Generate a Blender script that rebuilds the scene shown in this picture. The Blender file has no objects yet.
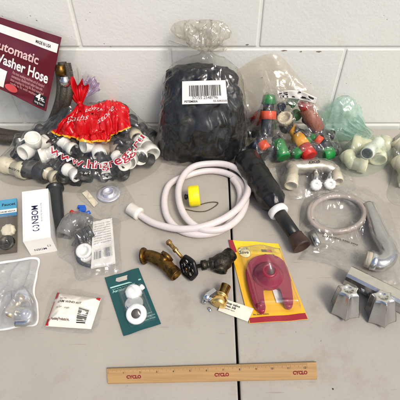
import bpy, bmesh, math, random
import numpy as np
from mathutils import Vector, Matrix, noise
from mathutils.bvhtree import BVHTree
random.seed(7)
R = math.radians
scene = bpy.context.scene
# ------------------------------------------------------------------ camera, world, sun, exposure
CAM_H, PITCH, FPX = 62.0, R(47.0), 390.0      # cm above the table top, tilt down, focal length in photo pixels
cam_d = bpy.data.cameras.new('camera'); cam = bpy.data.objects.new('camera', cam_d)
scene.collection.objects.link(cam); scene.camera = cam
cam.location = (0, 0, CAM_H*0.01); cam.rotation_euler = (R(90)-PITCH, 0, 0)
cam_d.sensor_width = 36; cam_d.lens = FPX/400*36; cam_d.shift_x = -10/400
cam_d.clip_start = 0.01; cam_d.clip_end = 200
w = bpy.data.worlds.new('World'); scene.world = w; w.use_nodes = True
SUN_EL, SUN_AZ = R(52), R(140)                # azimuth measured clockwise from +Y (the wall)
nt = w.node_tree; sky = nt.nodes.new('ShaderNodeTexSky'); sky.sky_type = 'NISHITA'; sky.sun_disc = False
sky.sun_elevation = SUN_EL; sky.sun_rotation = SUN_AZ; sky.dust_density = 4; sky.ozone_density = 1.0; sky.air_density = 1.0
nt.nodes['Background'].inputs['Strength'].default_value = 0.125
nt.links.new(sky.outputs[0], nt.nodes['Background'].inputs['Color'])
sun_d = bpy.data.lights.new('sun', 'SUN'); sun = bpy.data.objects.new('sun', sun_d); scene.collection.objects.link(sun)
sun_d.energy = 1.75; sun_d.angle = R(17); sun_d.color = (1, .965, .92)
sdir = Vector((math.sin(SUN_AZ)*math.cos(SUN_EL), math.cos(SUN_AZ)*math.cos(SUN_EL), math.sin(SUN_EL)))
sun.rotation_euler = sdir.to_track_quat('Z', 'Y').to_euler(); sun.location = sdir*5
vs = scene.view_settings; vs.view_transform = 'Standard'; vs.look = 'None'; vs.gamma = 1; vs.exposure = 0.23
scene.cycles.max_bounces = 6; scene.cycles.diffuse_bounces = 3; scene.cycles.glossy_bounces = 3; scene.cycles.transmission_bounces = 4; scene.cycles.transparent_max_bounces = 14
scene.cycles.use_adaptive_sampling = True; scene.cycles.adaptive_threshold = .03; scene.cycles.caustics_reflective = False; scene.cycles.caustics_refractive = False
scene.cycles.use_denoising = True

# ------------------------------------------------------------------ photo pixel -> place (cm)
CX, CY = 210.0, 200.0
def ray(px, py):
    v = Vector(((px-CX)/FPX, -(py-CY)/FPX, -1))
    return (Matrix.Rotation(R(90)-PITCH, 3, 'X') @ v).normalized()
ORG = Vector((0, 0, CAM_H))
def P(px, py, h=0.0):
    d = ray(px, py); return ORG + d*((h-CAM_H)/d.z)
def PW(px, py, Y):
    d = ray(px, py); return ORG + d*(Y/d.y)

# ------------------------------------------------------------------ materials
def lin(h):
    h = h.lstrip('#'); c = [int(h[i:i+2], 16)/255 for i in (0, 2, 4)]
    return tuple((x/12.92 if x <= .04045 else ((x+.055)/1.055)**2.4) for x in c)+(1,)
def newmat(name):
    m = bpy.data.materials.new(name); m.use_nodes = True; n = m.node_tree
    return m, n, n.nodes['Principled BSDF'], n.nodes['Material Output']
def mat(name, col, rough=.5, metal=0, var=.12, vscale=60, bump=0, bscale=300, spec=.5, coat=0, dirt=None, dscale=40, dth=.62, trans=0, ior=1.45, alpha=1, sss=0, rvar=.0):
    m, n, b, o = newmat(name); L = n.links.new; c = lin(col) if isinstance(col, str) else tuple(col)+(1,)
    tc = n.nodes.new('ShaderNodeTexCoord')
    nz = n.nodes.new('ShaderNodeTexNoise'); nz.inputs['Scale'].default_value = vscale; nz.inputs['Detail'].default_value = 6
    L(tc.outputs['Object'], nz.inputs['Vector'])
    rp = n.nodes.new('ShaderNodeMapRange'); rp.inputs['From Min'].default_value = .3; rp.inputs['From Max'].default_value = .7
    rp.inputs['To Min'].default_value = 1-var; rp.inputs['To Max'].default_value = 1+var
    L(nz.outputs['Fac'], rp.inputs['Value'])
    mx = n.nodes.new('ShaderNodeVectorMath'); mx.operation = 'SCALE'; mx.inputs[0].default_value = c[:3]
    L(rp.outputs[0], mx.inputs['Scale']); out = mx.outputs[0]
    if dirt:
        d = n.nodes.new('ShaderNodeTexNoise'); d.inputs['Scale'].default_value = dscale; d.inputs['Detail'].default_value = 8; d.inputs['Roughness'].default_value = .7
        L(tc.outputs['Object'], d.inputs['Vector'])
        cr = n.nodes.new('ShaderNodeMapRange'); cr.inputs['From Min'].default_value = dth-.06; cr.inputs['From Max'].default_value = dth+.06
        L(d.outputs['Fac'], cr.inputs['Value'])
        mm = n.nodes.new('ShaderNodeMix'); mm.data_type = 'RGBA'; L(cr.outputs[0], mm.inputs['Factor'])
        L(out, mm.inputs['A']); mm.inputs['B'].default_value = lin(dirt); out = mm.outputs['Result']
    L(out, b.inputs['Base Color'])
    b.inputs['Roughness'].default_value = rough; b.inputs['Metallic'].default_value = metal
    if rvar:
        r2 = n.nodes.new('ShaderNodeMapRange'); r2.inputs['To Min'].default_value = max(.02, rough-rvar); r2.inputs['To Max'].default_value = rough+rvar
        r2.inputs['From Min'].default_value = .3; r2.inputs['From Max'].default_value = .7
        L(nz.outputs['Fac'], r2.inputs['Value']); L(r2.outputs[0], b.inputs['Roughness'])
    b.inputs['Specular IOR Level'].default_value = spec; b.inputs['Coat Weight'].default_value = coat; b.inputs['Coat Roughness'].default_value = .1
    b.inputs['IOR'].default_value = ior; b.inputs['Transmission Weight'].default_value = trans; b.inputs['Alpha'].default_value = alpha
    b.inputs['Subsurface Weight'].default_value = sss; b.inputs['Subsurface Scale'].default_value = .004
    if bump:
        bn = n.nodes.new('ShaderNodeTexNoise'); bn.inputs['Scale'].default_value = bscale; bn.inputs['Detail'].default_value = 5
        L(tc.outputs['Object'], bn.inputs['Vector'])
        bp = n.nodes.new('ShaderNodeBump'); bp.inputs['Strength'].default_value = bump; bp.inputs['Distance'].default_value = .001
        L(bn.outputs['Fac'], bp.inputs['Height']); L(bp.outputs[0], b.inputs['Normal'])
    return m
def film(name, tint='ffffff', milk=.06, milkcol='ffffff', gloss=.10, rough=.12, crease=1.0, cscale=45, mvar=.12, edge=.35):
    """thin clear plastic: sees through, a faint milky veil, crinkled gloss"""
    m, n, b, o = newmat(name); L = n.links.new; n.nodes.remove(b)
    tc = n.nodes.new('ShaderNodeTexCoord')
    wv = n.nodes.new('ShaderNodeTexNoise'); wv.inputs['Scale'].default_value = cscale*.6; wv.inputs['Detail'].default_value = 3; wv.inputs['Distortion'].default_value = 1.2
    L(tc.outputs['Object'], wv.inputs['Vector'])
    vo = n.nodes.new('ShaderNodeTexVoronoi'); vo.inputs['Scale'].default_value = cscale; vo.feature = 'DISTANCE_TO_EDGE'
    ad = n.nodes.new('ShaderNodeVectorMath'); ad.operation = 'MULTIPLY_ADD'; ad.inputs[1].default_value = (.03, .03, .03)
    L(wv.outputs['Color'], ad.inputs[0]); L(tc.outputs['Object'], ad.inputs[2]); L(ad.outputs[0], vo.inputs['Vector'])
    sm = n.nodes.new('ShaderNodeMath'); sm.operation = 'ADD'; L(wv.outputs['Fac'], sm.inputs[0])
    v2 = n.nodes.new('ShaderNodeMath'); v2.operation = 'MULTIPLY'; v2.inputs[1].default_value = .8; L(vo.outputs['Distance'], v2.inputs[0]); L(v2.outputs[0], sm.inputs[1])
    bp = n.nodes.new('ShaderNodeBump'); bp.inputs['Strength'].default_value = crease; bp.inputs['Distance'].default_value = .0022
    L(sm.outputs[0], bp.inputs['Height'])
    gl = n.nodes.new('ShaderNodeBsdfGlossy'); gl.inputs['Roughness'].default_value = rough; L(bp.outputs[0], gl.inputs['Normal'])
    tr = n.nodes.new('ShaderNodeBsdfTransparent'); tr.inputs['Color'].default_value = lin(tint)
    df = n.nodes.new('ShaderNodeBsdfDiffuse'); df.inputs['Color'].default_value = lin(milkcol); L(bp.outputs[0], df.inputs['Normal'])
    tl = n.nodes.new('ShaderNodeBsdfTranslucent'); tl.inputs['Color'].default_value = lin(milkcol)
    dd = n.nodes.new('ShaderNodeMixShader'); dd.inputs[0].default_value = .35; L(df.outputs[0], dd.inputs[1]); L(tl.outputs[0], dd.inputs[2])
    lw = n.nodes.new('ShaderNodeLayerWeight'); lw.inputs['Blend'].default_value = .5; L(bp.outputs[0], lw.inputs['Normal'])
    mr = n.nodes.new('ShaderNodeMapRange'); mr.inputs['From Min'].default_value = .45; mr.inputs['From Max'].default_value = .75
    mr.inputs['To Min'].default_value = milk; mr.inputs['To Max'].default_value = milk+mvar; L(wv.outputs['Fac'], mr.inputs['Value'])
    ed = n.nodes.new('ShaderNodeMath'); ed.operation = 'MULTIPLY_ADD'; ed.inputs[1].default_value = edge; ed.use_clamp = True
    fsq = n.nodes.new('ShaderNodeMath'); fsq.operation = 'POWER'; fsq.inputs[1].default_value = 2.4; L(lw.outputs['Facing'], fsq.inputs[0]); L(fsq.outputs[0], ed.inputs[0]); L(mr.outputs[0], ed.inputs[2])
    m1 = n.nodes.new('ShaderNodeMixShader'); L(ed.outputs[0], m1.inputs[0]); L(tr.outputs[0], m1.inputs[1]); L(dd.outputs[0], m1.inputs[2])
    f5 = n.nodes.new('ShaderNodeMath'); f5.operation = 'POWER'; f5.inputs[1].default_value = 4; L(lw.outputs['Facing'], f5.inputs[0])
    fg = n.nodes.new('ShaderNodeMath'); fg.operation = 'MULTIPLY_ADD'; fg.inputs[1].default_value = .85; fg.inputs[2].default_value = gloss+.035; fg.use_clamp = True
    L(f5.outputs[0], fg.inputs[0])
    m2 = n.nodes.new('ShaderNodeMixShader'); L(fg.outputs[0], m2.inputs[0]); L(m1.outputs[0], m2.inputs[1]); L(gl.outputs[0], m2.inputs[2])
    L(m2.outputs[0], o.inputs['Surface'])
    return m

# ------------------------------------------------------------------ mesh helpers (all in cm, linked at 0.01)
class MB:
    def __init__(s): s.v = []; s.f = []; s.flat = set()
    def add(s, vs, fs, flat=False):
        k = len(s.v); s.v += [Vector(a) for a in vs]
        for f in fs:
            if flat: s.flat.add(len(s.f))
            s.f.append([i+k for i in f])
        return s
    def surf(s, nu, nv, fn, wu=False, wv=False):
        """grid of points fn(i, j); wu / wv close it round"""
        vs = [fn(i, j) for i in range(nu) for j in range(nv)]
        fs = []
        for i in range(nu if wu else nu-1):
            for j in range(nv if wv else nv-1):
                a, b = i, (i+1) % nu; c, d = j, (j+1) % nv
                fs.append([a*nv+c, b*nv+c, b*nv+d, a*nv+d])
        return s.add(vs, fs)
    def box(s, c, size, m=None, bev=0.0):
        bm = bmesh.new(); bmesh.ops.create_cube(bm, size=1)
        for v in bm.verts: v.co = Vector((v.co.x*size[0], v.co.y*size[1], v.co.z*size[2]))
        if bev: bmesh.ops.bevel(bm, geom=bm.edges[:], offset=bev, segments=2, affect='EDGES', profile=.6)
        T = m if m is not None else Matrix.Identity(3); c = Vector(c)
        bm.verts.index_update(); s.add([c + T @ v.co for v in bm.verts], [[v.index for v in f.verts] for f in bm.faces], True); bm.free(); return s
    def tube(s, path, r, seg=16, cap=True, inner=None, sq=1.0, close=False):
        path = [Vector(p) for p in path]; n = len(path)
        rs = r if isinstance(r, (list, tuple)) else [r]*n
        fr = []; prev = None
        for i in range(n):
            if close: t = path[(i+1) % n]-path[i-1]
            else: t = path[min(i+1, n-1)]-path[max(i-1, 0)]
            t.normalize()
            if prev is None:
                u = t.orthogonal().normalized()
                if abs(t.z) < .9: u = Vector((0, 0, 1)).cross(t).normalized()
            else:
                u = prev - t*prev.dot(t); u.normalize()
            prev = u; fr.append((u, t.cross(u)))
        def ringf(rad, flip):
            def f(i, j):
                a = 2*math.pi*j/seg*(-1 if flip else 1); u, w_ = fr[i]
                return path[i] + (u*math.cos(a) + w_*math.sin(a)*sq)*rad[i]
            return f
        k = len(s.v)
        s.surf(n, seg, ringf(rs, False), close, True)
        if inner is None:
            if cap and not close:
                s.f.append([k+j for j in range(seg)][::-1]); s.flat.add(len(s.f)-1)
                s.f.append([k+(n-1)*seg+j for j in range(seg)]); s.flat.add(len(s.f)-1)
        else:
            k2 = len(s.v); ri = [x*inner for x in rs]
            s.surf(n, seg, ringf(ri, False), close, True)
            for i in (0, n-1):
                for j in range(seg):
                    s.f.append([k+i*seg+j, k+i*seg+(j+1) % seg, k2+i*seg+(j+1) % seg, k2+i*seg+j]); s.flat.add(len(s.f)-1)
        return s
    def lathe(s, prof, o, ax, seg=32, lobes=0, depth=0.0, up=None):
        """prof = [(radius, height)] turned about ax through o"""
        o = Vector(o); ax = Vector(ax).normalized()
        u = (Vector(up) if up else (ax.orthogonal())); u = (u-ax*u.dot(ax)).normalized(); v = ax.cross(u)
        def f(i, j):
            r, h = prof[i][:2]; a = 2*math.pi*j/seg
            if lobes: r = r*(1-depth*(abs(math.sin(a*lobes/2))**.7)*(prof[i][2] if len(prof[i]) > 2 else 1))
            return o + ax*h + (u*math.cos(a)+v*math.sin(a))*r
        k = len(s.v); s.surf(len(prof), seg, f, False, True)
        for i in (0, len(prof)-1):
            if prof[i][0] > 1e-4: s.f.append([k+i*seg+j for j in (range(seg) if i else range(seg-1, -1, -1))]); s.flat.add(len(s.f)-1)
        return s
    def prism(s, pts, axis, h0, h1, flat=True):
        """closed outline of 3-D points pushed from h0 to h1 along axis"""
        n = len(pts); ax = Vector(axis); a = [Vector(p)+ax*h0 for p in pts]; b = [Vector(p)+ax*h1 for p in pts]
        return s.add(a+b, [list(range(n))[::-1], list(range(n, 2*n))] + [[i, (i+1) % n, n+(i+1) % n, n+i] for i in range(n)], flat)
ALL = []; NAMES = {}
def link(name, mb, m, parent=None, smooth=True, label=None, solid=0.0, rec=True, sub=False):
    loc = Vector(parent['_o']) if parent is not None else Vector((sum(v.x for v in mb.v)/len(mb.v), sum(v.y for v in mb.v)/len(mb.v), min(v.z for v in mb.v)))
    me = bpy.data.meshes.new(name); me.from_pydata([tuple((v-loc)*.01) for v in mb.v], [], mb.f); me.update()
    bm = bmesh.new(); bm.from_mesh(me); bmesh.ops.recalc_face_normals(bm, faces=bm.faces[:]); bm.to_mesh(me); bm.free()
    for i, p in enumerate(me.polygons): p.use_smooth = smooth and i not in mb.flat
    me.materials.append(m); o = bpy.data.objects.new(name, me); scene.collection.objects.link(o)
    o['_o'] = tuple(loc)
    if parent is not None: o.parent = parent
    else: o.location = loc*.01
    if label: o['label'] = label
    if solid:
        so = o.modifiers.new('thickness', 'SOLIDIFY'); so.thickness = solid*.01; so.offset = 0
    if rec: ALL.append(([v.copy() for v in mb.v], [list(f) for f in mb.f]))
    return o
def tag(o, label, cat, group=None, kind=None):
    o['label'] = label; o['category'] = cat
    if group: o['group'] = group
    if kind: o['kind'] = kind
    return o
def thing(name, loc, label, cat, group=None):
    o = bpy.data.objects.new(name, None); scene.collection.objects.link(o); o.empty_display_size = .02
    o.location = Vector(loc)*.01; o['_o'] = tuple(loc); return tag(o, label, cat, group)
def bvh(recs):
    vs = []; fs = []
    for v, f in recs: k = len(vs); vs += v; fs += [[i+k for i in q] for q in f]
    return BVHTree.FromPolygons(vs, fs) if vs else None
def spline(pts, n=8, closed=False):
    pts = [Vector(p) for p in pts]; out = []; N = len(pts)
    for i in range(N if closed else N-1):
        if closed: a, b, c, d = pts[i-1], pts[i], pts[(i+1) % N], pts[(i+2) % N]
        else: a, b, c, d = pts[max(i-1, 0)], pts[i], pts[i+1], pts[min(i+2, N-1)]
        for k in range(n):
            t = k/n; out.append(.5*((2*b)+(c-a)*t+(2*a-5*b+4*c-d)*t*t+(3*b-a-3*c+d)*t**3))
    if not closed: out.append(pts[-1])
    return out
def ridged(p, sc): return 1-abs(noise.noise(p*sc))*2
# text as mesh: returns (verts, faces) with x from 0, baseline 0, cap height about size*.7
def text_geo(s, size=1.0, bold=0.0, align='LEFT', shear=0, spacing=1.0):
    c = bpy.data.curves.new('txt', 'FONT'); c.body = s; c.size = size; c.offset = bold; c.align_x = align; c.shear = shear
    c.space_character = spacing; c.resolution_u = 3
    o = bpy.data.objects.new('txt', c); scene.collection.objects.link(o)
    dg = bpy.context.evaluated_depsgraph_get(); me = bpy.data.meshes.new_from_object(o.evaluated_get(dg))
    vs = [v.co.copy() for v in me.vertices]; fs = [list(p.vertices) for p in me.polygons]
    bpy.data.objects.remove(o); bpy.data.curves.remove(c); bpy.data.meshes.remove(me); return vs, fs
class Sheet:
    """flat quad TL TR BR BL; uv in cm-like fractions; at(u, v, off)"""
    def __init__(s, tl, tr, br, bl, off=.03):
        s.q = [Vector(a) for a in (tl, tr, br, bl)]; s.off = off
        s.n = (s.q[1]-s.q[0]).cross(s.q[0]-s.q[3]).normalized()
        s.W = ((s.q[1]-s.q[0]).length+(s.q[2]-s.q[3]).length)/2; s.H = ((s.q[3]-s.q[0]).length+(s.q[2]-s.q[1]).length)/2
    def at(s, u, v, off=None):
        a, b, c, d = s.q; return (a*(1-u)+b*u)*(1-v)+(d*(1-u)+c*u)*v + s.n*(s.off if off is None else off)
    def text(s, mb, t, u, v, h, bold=0, rot=0, off=None, align='LEFT', shear=0, w=None, arc=0):
        """h = letter size as a part of the sheet's height in cm"""
        vs, fs = text_geo(t, h, bold*h, align, shear)
        if w:
            x1 = max(a.x for a in vs)-min(a.x for a in vs); k = w/x1; vs = [Vector((a.x*k, a.y, 0)) for a in vs]
        cr, sr = math.cos(rot), math.sin(rot)
        mb.add([s.at(u+(a.x*cr-a.y*sr)/s.W, v-(a.x*sr+a.y*cr)/s.H, off) for a in vs], fs, True); return mb
    def rect(s, mb, u0, v0, u1, v1, off=None):
        mb.add([s.at(u0, v0, off), s.at(u0, v1, off), s.at(u1, v1, off), s.at(u1, v0, off)], [[0, 1, 2, 3]], True); return mb
    def disc(s, mb, u, v, r, off=None, ry=None, n=28):
        mb.add([s.at(u+r*math.cos(2*math.pi*i/n)/s.W, v+(ry or r)*math.sin(2*math.pi*i/n)/s.H, off) for i in range(n)], [list(range(n))], True); return mb
    def slab(s, mb, th, n=1, warp=0):
        """the sheet itself with thickness th below its face"""
        nu = n+1
        if n == 1: return mb.prism(s.q[::-1], s.n, -th, 0)
        def f(side):
            def g(i, j):
                u, v = i/n, j/n; p = s.at(u, v, side); return p + s.n*warp*(noise.noise(Vector((u*3, v*3, s.q[0].x))))
            return g
        mb.surf(nu, nu, f(0)); mb.surf(nu, nu, f(-th)); return mb
def barcode(sh, mb, u0, v0, u1, v1, off=None, seed=1, vertical=False, n=26):
    rr = random.Random(seed); ws = [rr.choice((1, 1, 2, 3)) for _ in range(2*n)]; T = sum(ws); x = 0
    for i, a in enumerate(ws):
        if i % 2 == 0:
            if vertical: sh.rect(mb, u0, v0+(v1-v0)*x/T, u1, v0+(v1-v0)*(x+a)/T, off)
            else: sh.rect(mb, u0+(u1-u0)*x/T, v0, u0+(u1-u0)*(x+a)/T, v1, off)
        x += a

# ------------------------------------------------------------------ film draped over things already built
class Drape:
    def __init__(s, outline, recs, nr=46, na=150, edge=.12, iters=160, sag=.985, clear=.1, wr=.18, wsc=.55, knot=None, center=None, wpow=1, dil=2, smo=9):
        o2 = spline([Vector((p[0], p[1], 0)) for p in outline], 12, True)
        c = Vector(center) if center else sum(o2, Vector())/len(o2); c.z = 0
        m = len(o2); cl = [0.0]
        for i in range(m): cl.append(cl[-1]+(o2[(i+1) % m]-o2[i]).length)
        ol = []; k = 0
        for i in range(na):                          # even steps along the outline
            d_ = cl[-1]*i/na
            while cl[k+1] <= d_: k += 1
            ol.append(o2[k % m].lerp(o2[(k+1) % m], (d_-cl[k])/max(1e-6, cl[k+1]-cl[k])))
        B = bvh(recs); XY = np.zeros((nr, na, 2)); Hc = np.zeros((nr, na))
        for i in range(nr):
            t = .03+.97*i/(nr-1)
            for j in range(na):
                p = c+(ol[j]-c)*t; XY[i, j] = (p.x, p.y)
                if B:
                    hit = B.ray_cast(Vector((p.x, p.y, 60)), Vector((0, 0, -1)))
                    if hit[0] is not None: Hc[i, j] = hit[0].z
        Hc[-1] = 0
        for _ in range(dil):
            up = np.vstack([Hc[1:], Hc[-1:]]); dn = np.vstack([Hc[:1], Hc[:-1]])
            Hc = np.maximum.reduce([Hc, up, dn, np.roll(Hc, 1, 1), np.roll(Hc, -1, 1)])
        for _ in range(smo):
            up = np.vstack([Hc[1:], Hc[-1:]]); dn = np.vstack([Hc[:1], Hc[:-1]])
            Hc = (Hc*2+up+dn+np.roll(Hc, 1, 1)+np.roll(Hc, -1, 1))/6
        Hc[-1] = 0; z = Hc.copy()
        for _ in range(iters):
            up = np.vstack([z[1:], z[-1:]]); dn = np.vstack([z[:1], z[:-1]])
            a = (up+dn+np.roll(z, 1, 1)+np.roll(z, -1, 1))/4*sag
            a[0] = a[:2].mean(); z = np.maximum(Hc+clear, a); z[-1] = edge; z[0] = z[0].max()
        W = np.zeros_like(z)
        for i in range(nr):
            for j in range(na):
                x, y = XY[i, j]; p = Vector((x, y, 0))
                if knot is not None:
                    k = Vector((knot[0], knot[1], 0)); d = p-k; r = d.length; ang = math.atan2(d.y, d.x)
                    q = Vector((ang*7, r*.12, 3.1)); n1 = ridged(q, .9)
                    n1 = n1*min(1, r/3)
                else: n1 = ridged(Vector((x*wsc, y*wsc*.5, 1.3)), 1)
                n2 = ridged(Vector((x*1.3+5, y*1.3, z[i, j])), .8)
                f = min(1, (nr-1-i)/5); W[i, j] = (max(n1, 0)**2*.9+max(n2, 0)**3*.16)*wr*f
        z = z+W; s.z = z; s.XY = XY; s.nr, s.na = nr, na
        mb = MB(); mb.surf(nr, na, lambda i, j: Vector((XY[i, j, 0], XY[i, j, 1], z[i, j])), False, True)
        mb.f.append(list(range(na))); s.mb = mb; s.tree = BVHTree.FromPolygons(mb.v, mb.f); s.ol = ol
    def link(s, name, m, parent=None, seam=0.0):
        if seam:   # flat heat sealed margin round the edge
            c = sum(s.ol, Vector())/len(s.ol); n = len(s.ol)
            a = []
            for k, t in enumerate((0, .5, 1)):
                for p in s.ol:
                    d = (p-c).normalized(); q = p+d*seam*t
                    a.append(Vector((q.x, q.y, .12+.10*t*(.5+.5*noise.noise(q*.25)))))
            s.mb.add(a, [[k*n+i, (k+1)*n+i, (k+1)*n+(i+1) % n, k*n+(i+1) % n] for k in range(2) for i in range(n)])
        return link(name, s.mb, m, parent, rec=False)
    def hit(s, px, py, off=.06):
        """the point of the film that is seen at this photo position"""
        d = ray(px, py); h = s.tree.ray_cast(ORG, d)
        if h[0] is None: return P(px, py, .1)
        n = h[1] if h[1].dot(d) < 0 else -h[1]
        return h[0]+n*off
    def onto(s, x, y, off=.06):
        h = s.tree.ray_cast(Vector((x, y, 60)), Vector((0, 0, -1)))
        return Vector((x, y, off+(h[0].z if h[0] is not None else 0)))
def px_outline(pts, h=0.0): return [P(x, y, h) for x, y in pts]
# gathered tail of a tied bag: pleated fan leaving the neck
def fan(mb, neck, tip_l, tip_r, pleats=7, depth=.5, n=14, na=64, r0=.25, bulge=.0, seed=0, curl=.3):
    neck, a, b = Vector(neck), Vector(tip_l), Vector(tip_r); nrm = (a-neck).cross(b-neck).normalized()
    def f(i, j):
        t = i/(n-1); u = j/(na-1)*2-1
        ca = (a-neck)*(.5-.5*u)+(b-neck)*(.5+.5*u); L = ca.length
        L2 = ((a-neck).length*(.5-.5*u)+(b-neck).length*(.5+.5*u)); d = ca.normalized()*L2
        w1 = (math.sin(u*pleats*math.pi+seed+noise.noise(Vector((u*2, t*2, seed)))*2)*.7+ridged(Vector((u*3, t*1.5, seed)), 1)*.6)*depth*(.25+t*.8)*.5
        ns = noise.noise(Vector((u*4+seed, t*2.5, seed)))*curl*t*2
        edge = (1-.22*abs(noise.noise(Vector((u*2.2, seed, 0))))*2*(t**2))*(1-.25*u*u*t)
        side = (b-a).normalized()*(u*r0)
        p = neck+side+d*t*edge+nrm*(w1+ns+bulge*math.sin(t*math.pi)*(1-u*u)); p.y = min(p.y, WY-.12-.15*abs(w1)); return p
    mb.surf(n, na, f); return mb
def blob(mb, secs, seg=64, rings=40, ex=2.6, amp=.4, sc=.35, seed=0, stretch=(1, 1, .5), closed=True, cre=0):
    """secs = [(x, y, z, a, b)] from bottom to top, lumpy rounded-rectangle sections"""
    pts = spline([Vector(s_[:3]) for s_ in secs], 10); ab = spline([Vector((s_[3], s_[4], 0)) for s_ in secs], 10); N = len(pts)
    def f(i, j):
        c = pts[i]; a, b = max(ab[i].x, .02), max(ab[i].y, .02); th = 2*math.pi*j/seg
        cs, sn = math.cos(th), math.sin(th)
        x = a*math.copysign(abs(cs)**(2/ex), cs); y = b*math.copysign(abs(sn)**(2/ex), sn)
        p = c+Vector((x, y, 0)); q = Vector((p.x*stretch[0], p.y*stretch[1], p.z*stretch[2]))+Vector((seed, 0, 0))
        dsp = (ridged(q, sc)-.5)*amp+(ridged(q, sc*2.7)-.5)*amp*.4
        if cre:
            vd = noise.voronoi(q*.34+Vector((noise.noise(q*.3), noise.noise(q*.3+Vector((9, 0, 0))), 0))*.8)[0]; dsp -= (vd[1]-vd[0])*cre; vd = noise.voronoi(q*.8)[0]; dsp -= (vd[1]-vd[0])*cre*.35
        k = min(1, a/2); p = p+Vector((x, y, 0)).normalized()*dsp*k if (a > .05) else p
        p.z = max(p.z, .1); return p
    k = len(mb.v); mb.surf(N, seg, f, False, True)
    if closed: mb.f.append([k+j for j in range(seg)][::-1]); mb.f.append([k+(N-1)*seg+j for j in range(seg)])
    return mb

# ------------------------------------------------------------------ the setting: floor, block wall, table
m_floor = mat('concrete floor', '#8d8880', .8, var=.15, vscale=3, bump=.4, bscale=60)
b = MB(); b.add([(-900, -900, -74), (900, -900, -74), (900, 900, -74), (-900, 900, -74)], [[0, 1, 2, 3]])
o = link('floor', b, m_floor); o['kind'] = 'structure'

def wall_material():
    m = mat('painted block', '#e4e4dc', .6, var=.02, vscale=7, dirt='#d9d2c0', dscale=9, dth=.68)
    n = m.node_tree; L = n.links.new; bs = n.nodes['Principled BSDF']; tc = n.nodes.new('ShaderNodeTexCoord')
    vo = n.nodes.new('ShaderNodeTexVoronoi'); vo.inputs['Scale'].default_value = 75; L(tc.outputs['Object'], vo.inputs['Vector'])
    nz = n.nodes.new('ShaderNodeTexNoise'); nz.inputs['Scale'].default_value = 20; nz.inputs['Detail'].default_value = 3; L(tc.outputs['Object'], nz.inputs['Vector'])
    # pit radius changes from place to place, mostly none
    mr = n.nodes.new('ShaderNodeMapRange'); mr.inputs['From Min'].default_value = .5; mr.inputs['From Max'].default_value = .72
    mr.inputs['To Min'].default_value = 0; mr.inputs['To Max'].default_value = .19; L(nz.outputs['Fac'], mr.inputs['Value'])
    lt = n.nodes.new('ShaderNodeMath'); lt.operation = 'SUBTRACT'; L(mr.outputs[0], lt.inputs[0]); L(vo.outputs['Distance'], lt.inputs[1])
    pit = n.nodes.new('ShaderNodeMapRange'); pit.inputs['From Min'].default_value = 0; pit.inputs['From Max'].default_value = .07; L(lt.outputs[0], pit.inputs['Value'])
    mx = n.nodes.new('ShaderNodeMix'); mx.data_type = 'RGBA'; src = bs.inputs['Base Color'].links[0].from_socket
    pc = n.nodes.new('ShaderNodeMath'); pc.operation = 'MULTIPLY'; pc.inputs[1].default_value = .55; L(pit.outputs[0], pc.inputs[0])
    L(pc.outputs[0], mx.inputs['Factor']); L(src, mx.inputs['A']); mx.inputs['B'].default_value = lin('#6f6555'); L(mx.outputs['Result'], bs.inputs['Base Color'])
    g = n.nodes.new('ShaderNodeTexNoise'); g.inputs['Scale'].default_value = 160; g.inputs['Detail'].default_value = 6; L(tc.outputs['Object'], g.inputs['Vector'])
    g2 = n.nodes.new('ShaderNodeTexNoise'); g2.inputs['Scale'].default_value = 30; g2.inputs['Detail'].default_value = 4; L(tc.outputs['Object'], g2.inputs['Vector'])
    s1 = n.nodes.new('ShaderNodeMath'); s1.operation = 'MULTIPLY_ADD'; s1.inputs[1].default_value = .8; L(g.outputs['Fac'], s1.inputs[0]); L(g2.outputs['Fac'], s1.inputs[2])
    s2 = n.nodes.new('ShaderNodeMath'); s2.operation = 'SUBTRACT'; L(s1.outputs[0], s2.inputs[0]); L(pit.outputs[0], s2.inputs[1])
    bp = n.nodes.new('ShaderNodeBump'); bp.inputs['Strength'].default_value = .5; bp.inputs['Distance'].default_value = .0013; L(s2.outputs[0], bp.inputs['Height']); L(bp.outputs[0], bs.inputs['Normal'])
    return m
m_wall = wall_material()
WY = 84.3; ZJ = PW(210, 48, WY).z; PITCHX, COURSE, X0 = 39.5, 20.6, 10.75
wall = thing('block_wall', (0, WY, -74), 'white painted concrete block wall with raked joints behind the folding table', 'wall')
b = MB()
for r in range(-5, 7):
    z0 = ZJ+r*COURSE
    for k in range(-6, 6):
        x0 = X0+(k+(.5 if r % 2 else 0))*PITCHX
        b.box((x0+PITCHX/2, WY+5, z0+COURSE/2), (PITCHX-.6, 10, COURSE-.6), bev=.3)
link('blocks', b, m_wall, wall, smooth=True)
b = MB(); b.box((0, WY+5.24, ZJ+COURSE), (460, 10, COURSE*12-1)); link('mortar', b, m_wall, wall)
b = MB()                                       # paint runs and chipped grout along the joints
for px, py, wd in ((284, 52, 2.2), (301, 53, .9), (319, 53, 1.6), (247, 46, 1.2), (262, 79, .5)):
    c = PW(px, py-1.5, WY); pts = []
    for i in range(12):
        a = i/12*2*math.pi; pts.append(c+Vector((math.cos(a)*wd*.5*random.uniform(.35, .9), 0, math.sin(a)*.13*random.uniform(.5, 1.4))))
    b.prism(pts, (0, 1, 0), -.06, .3)
link('chipped_grout', b, mat('grout', '#84796a', .9, bump=.5), wall)

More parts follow.
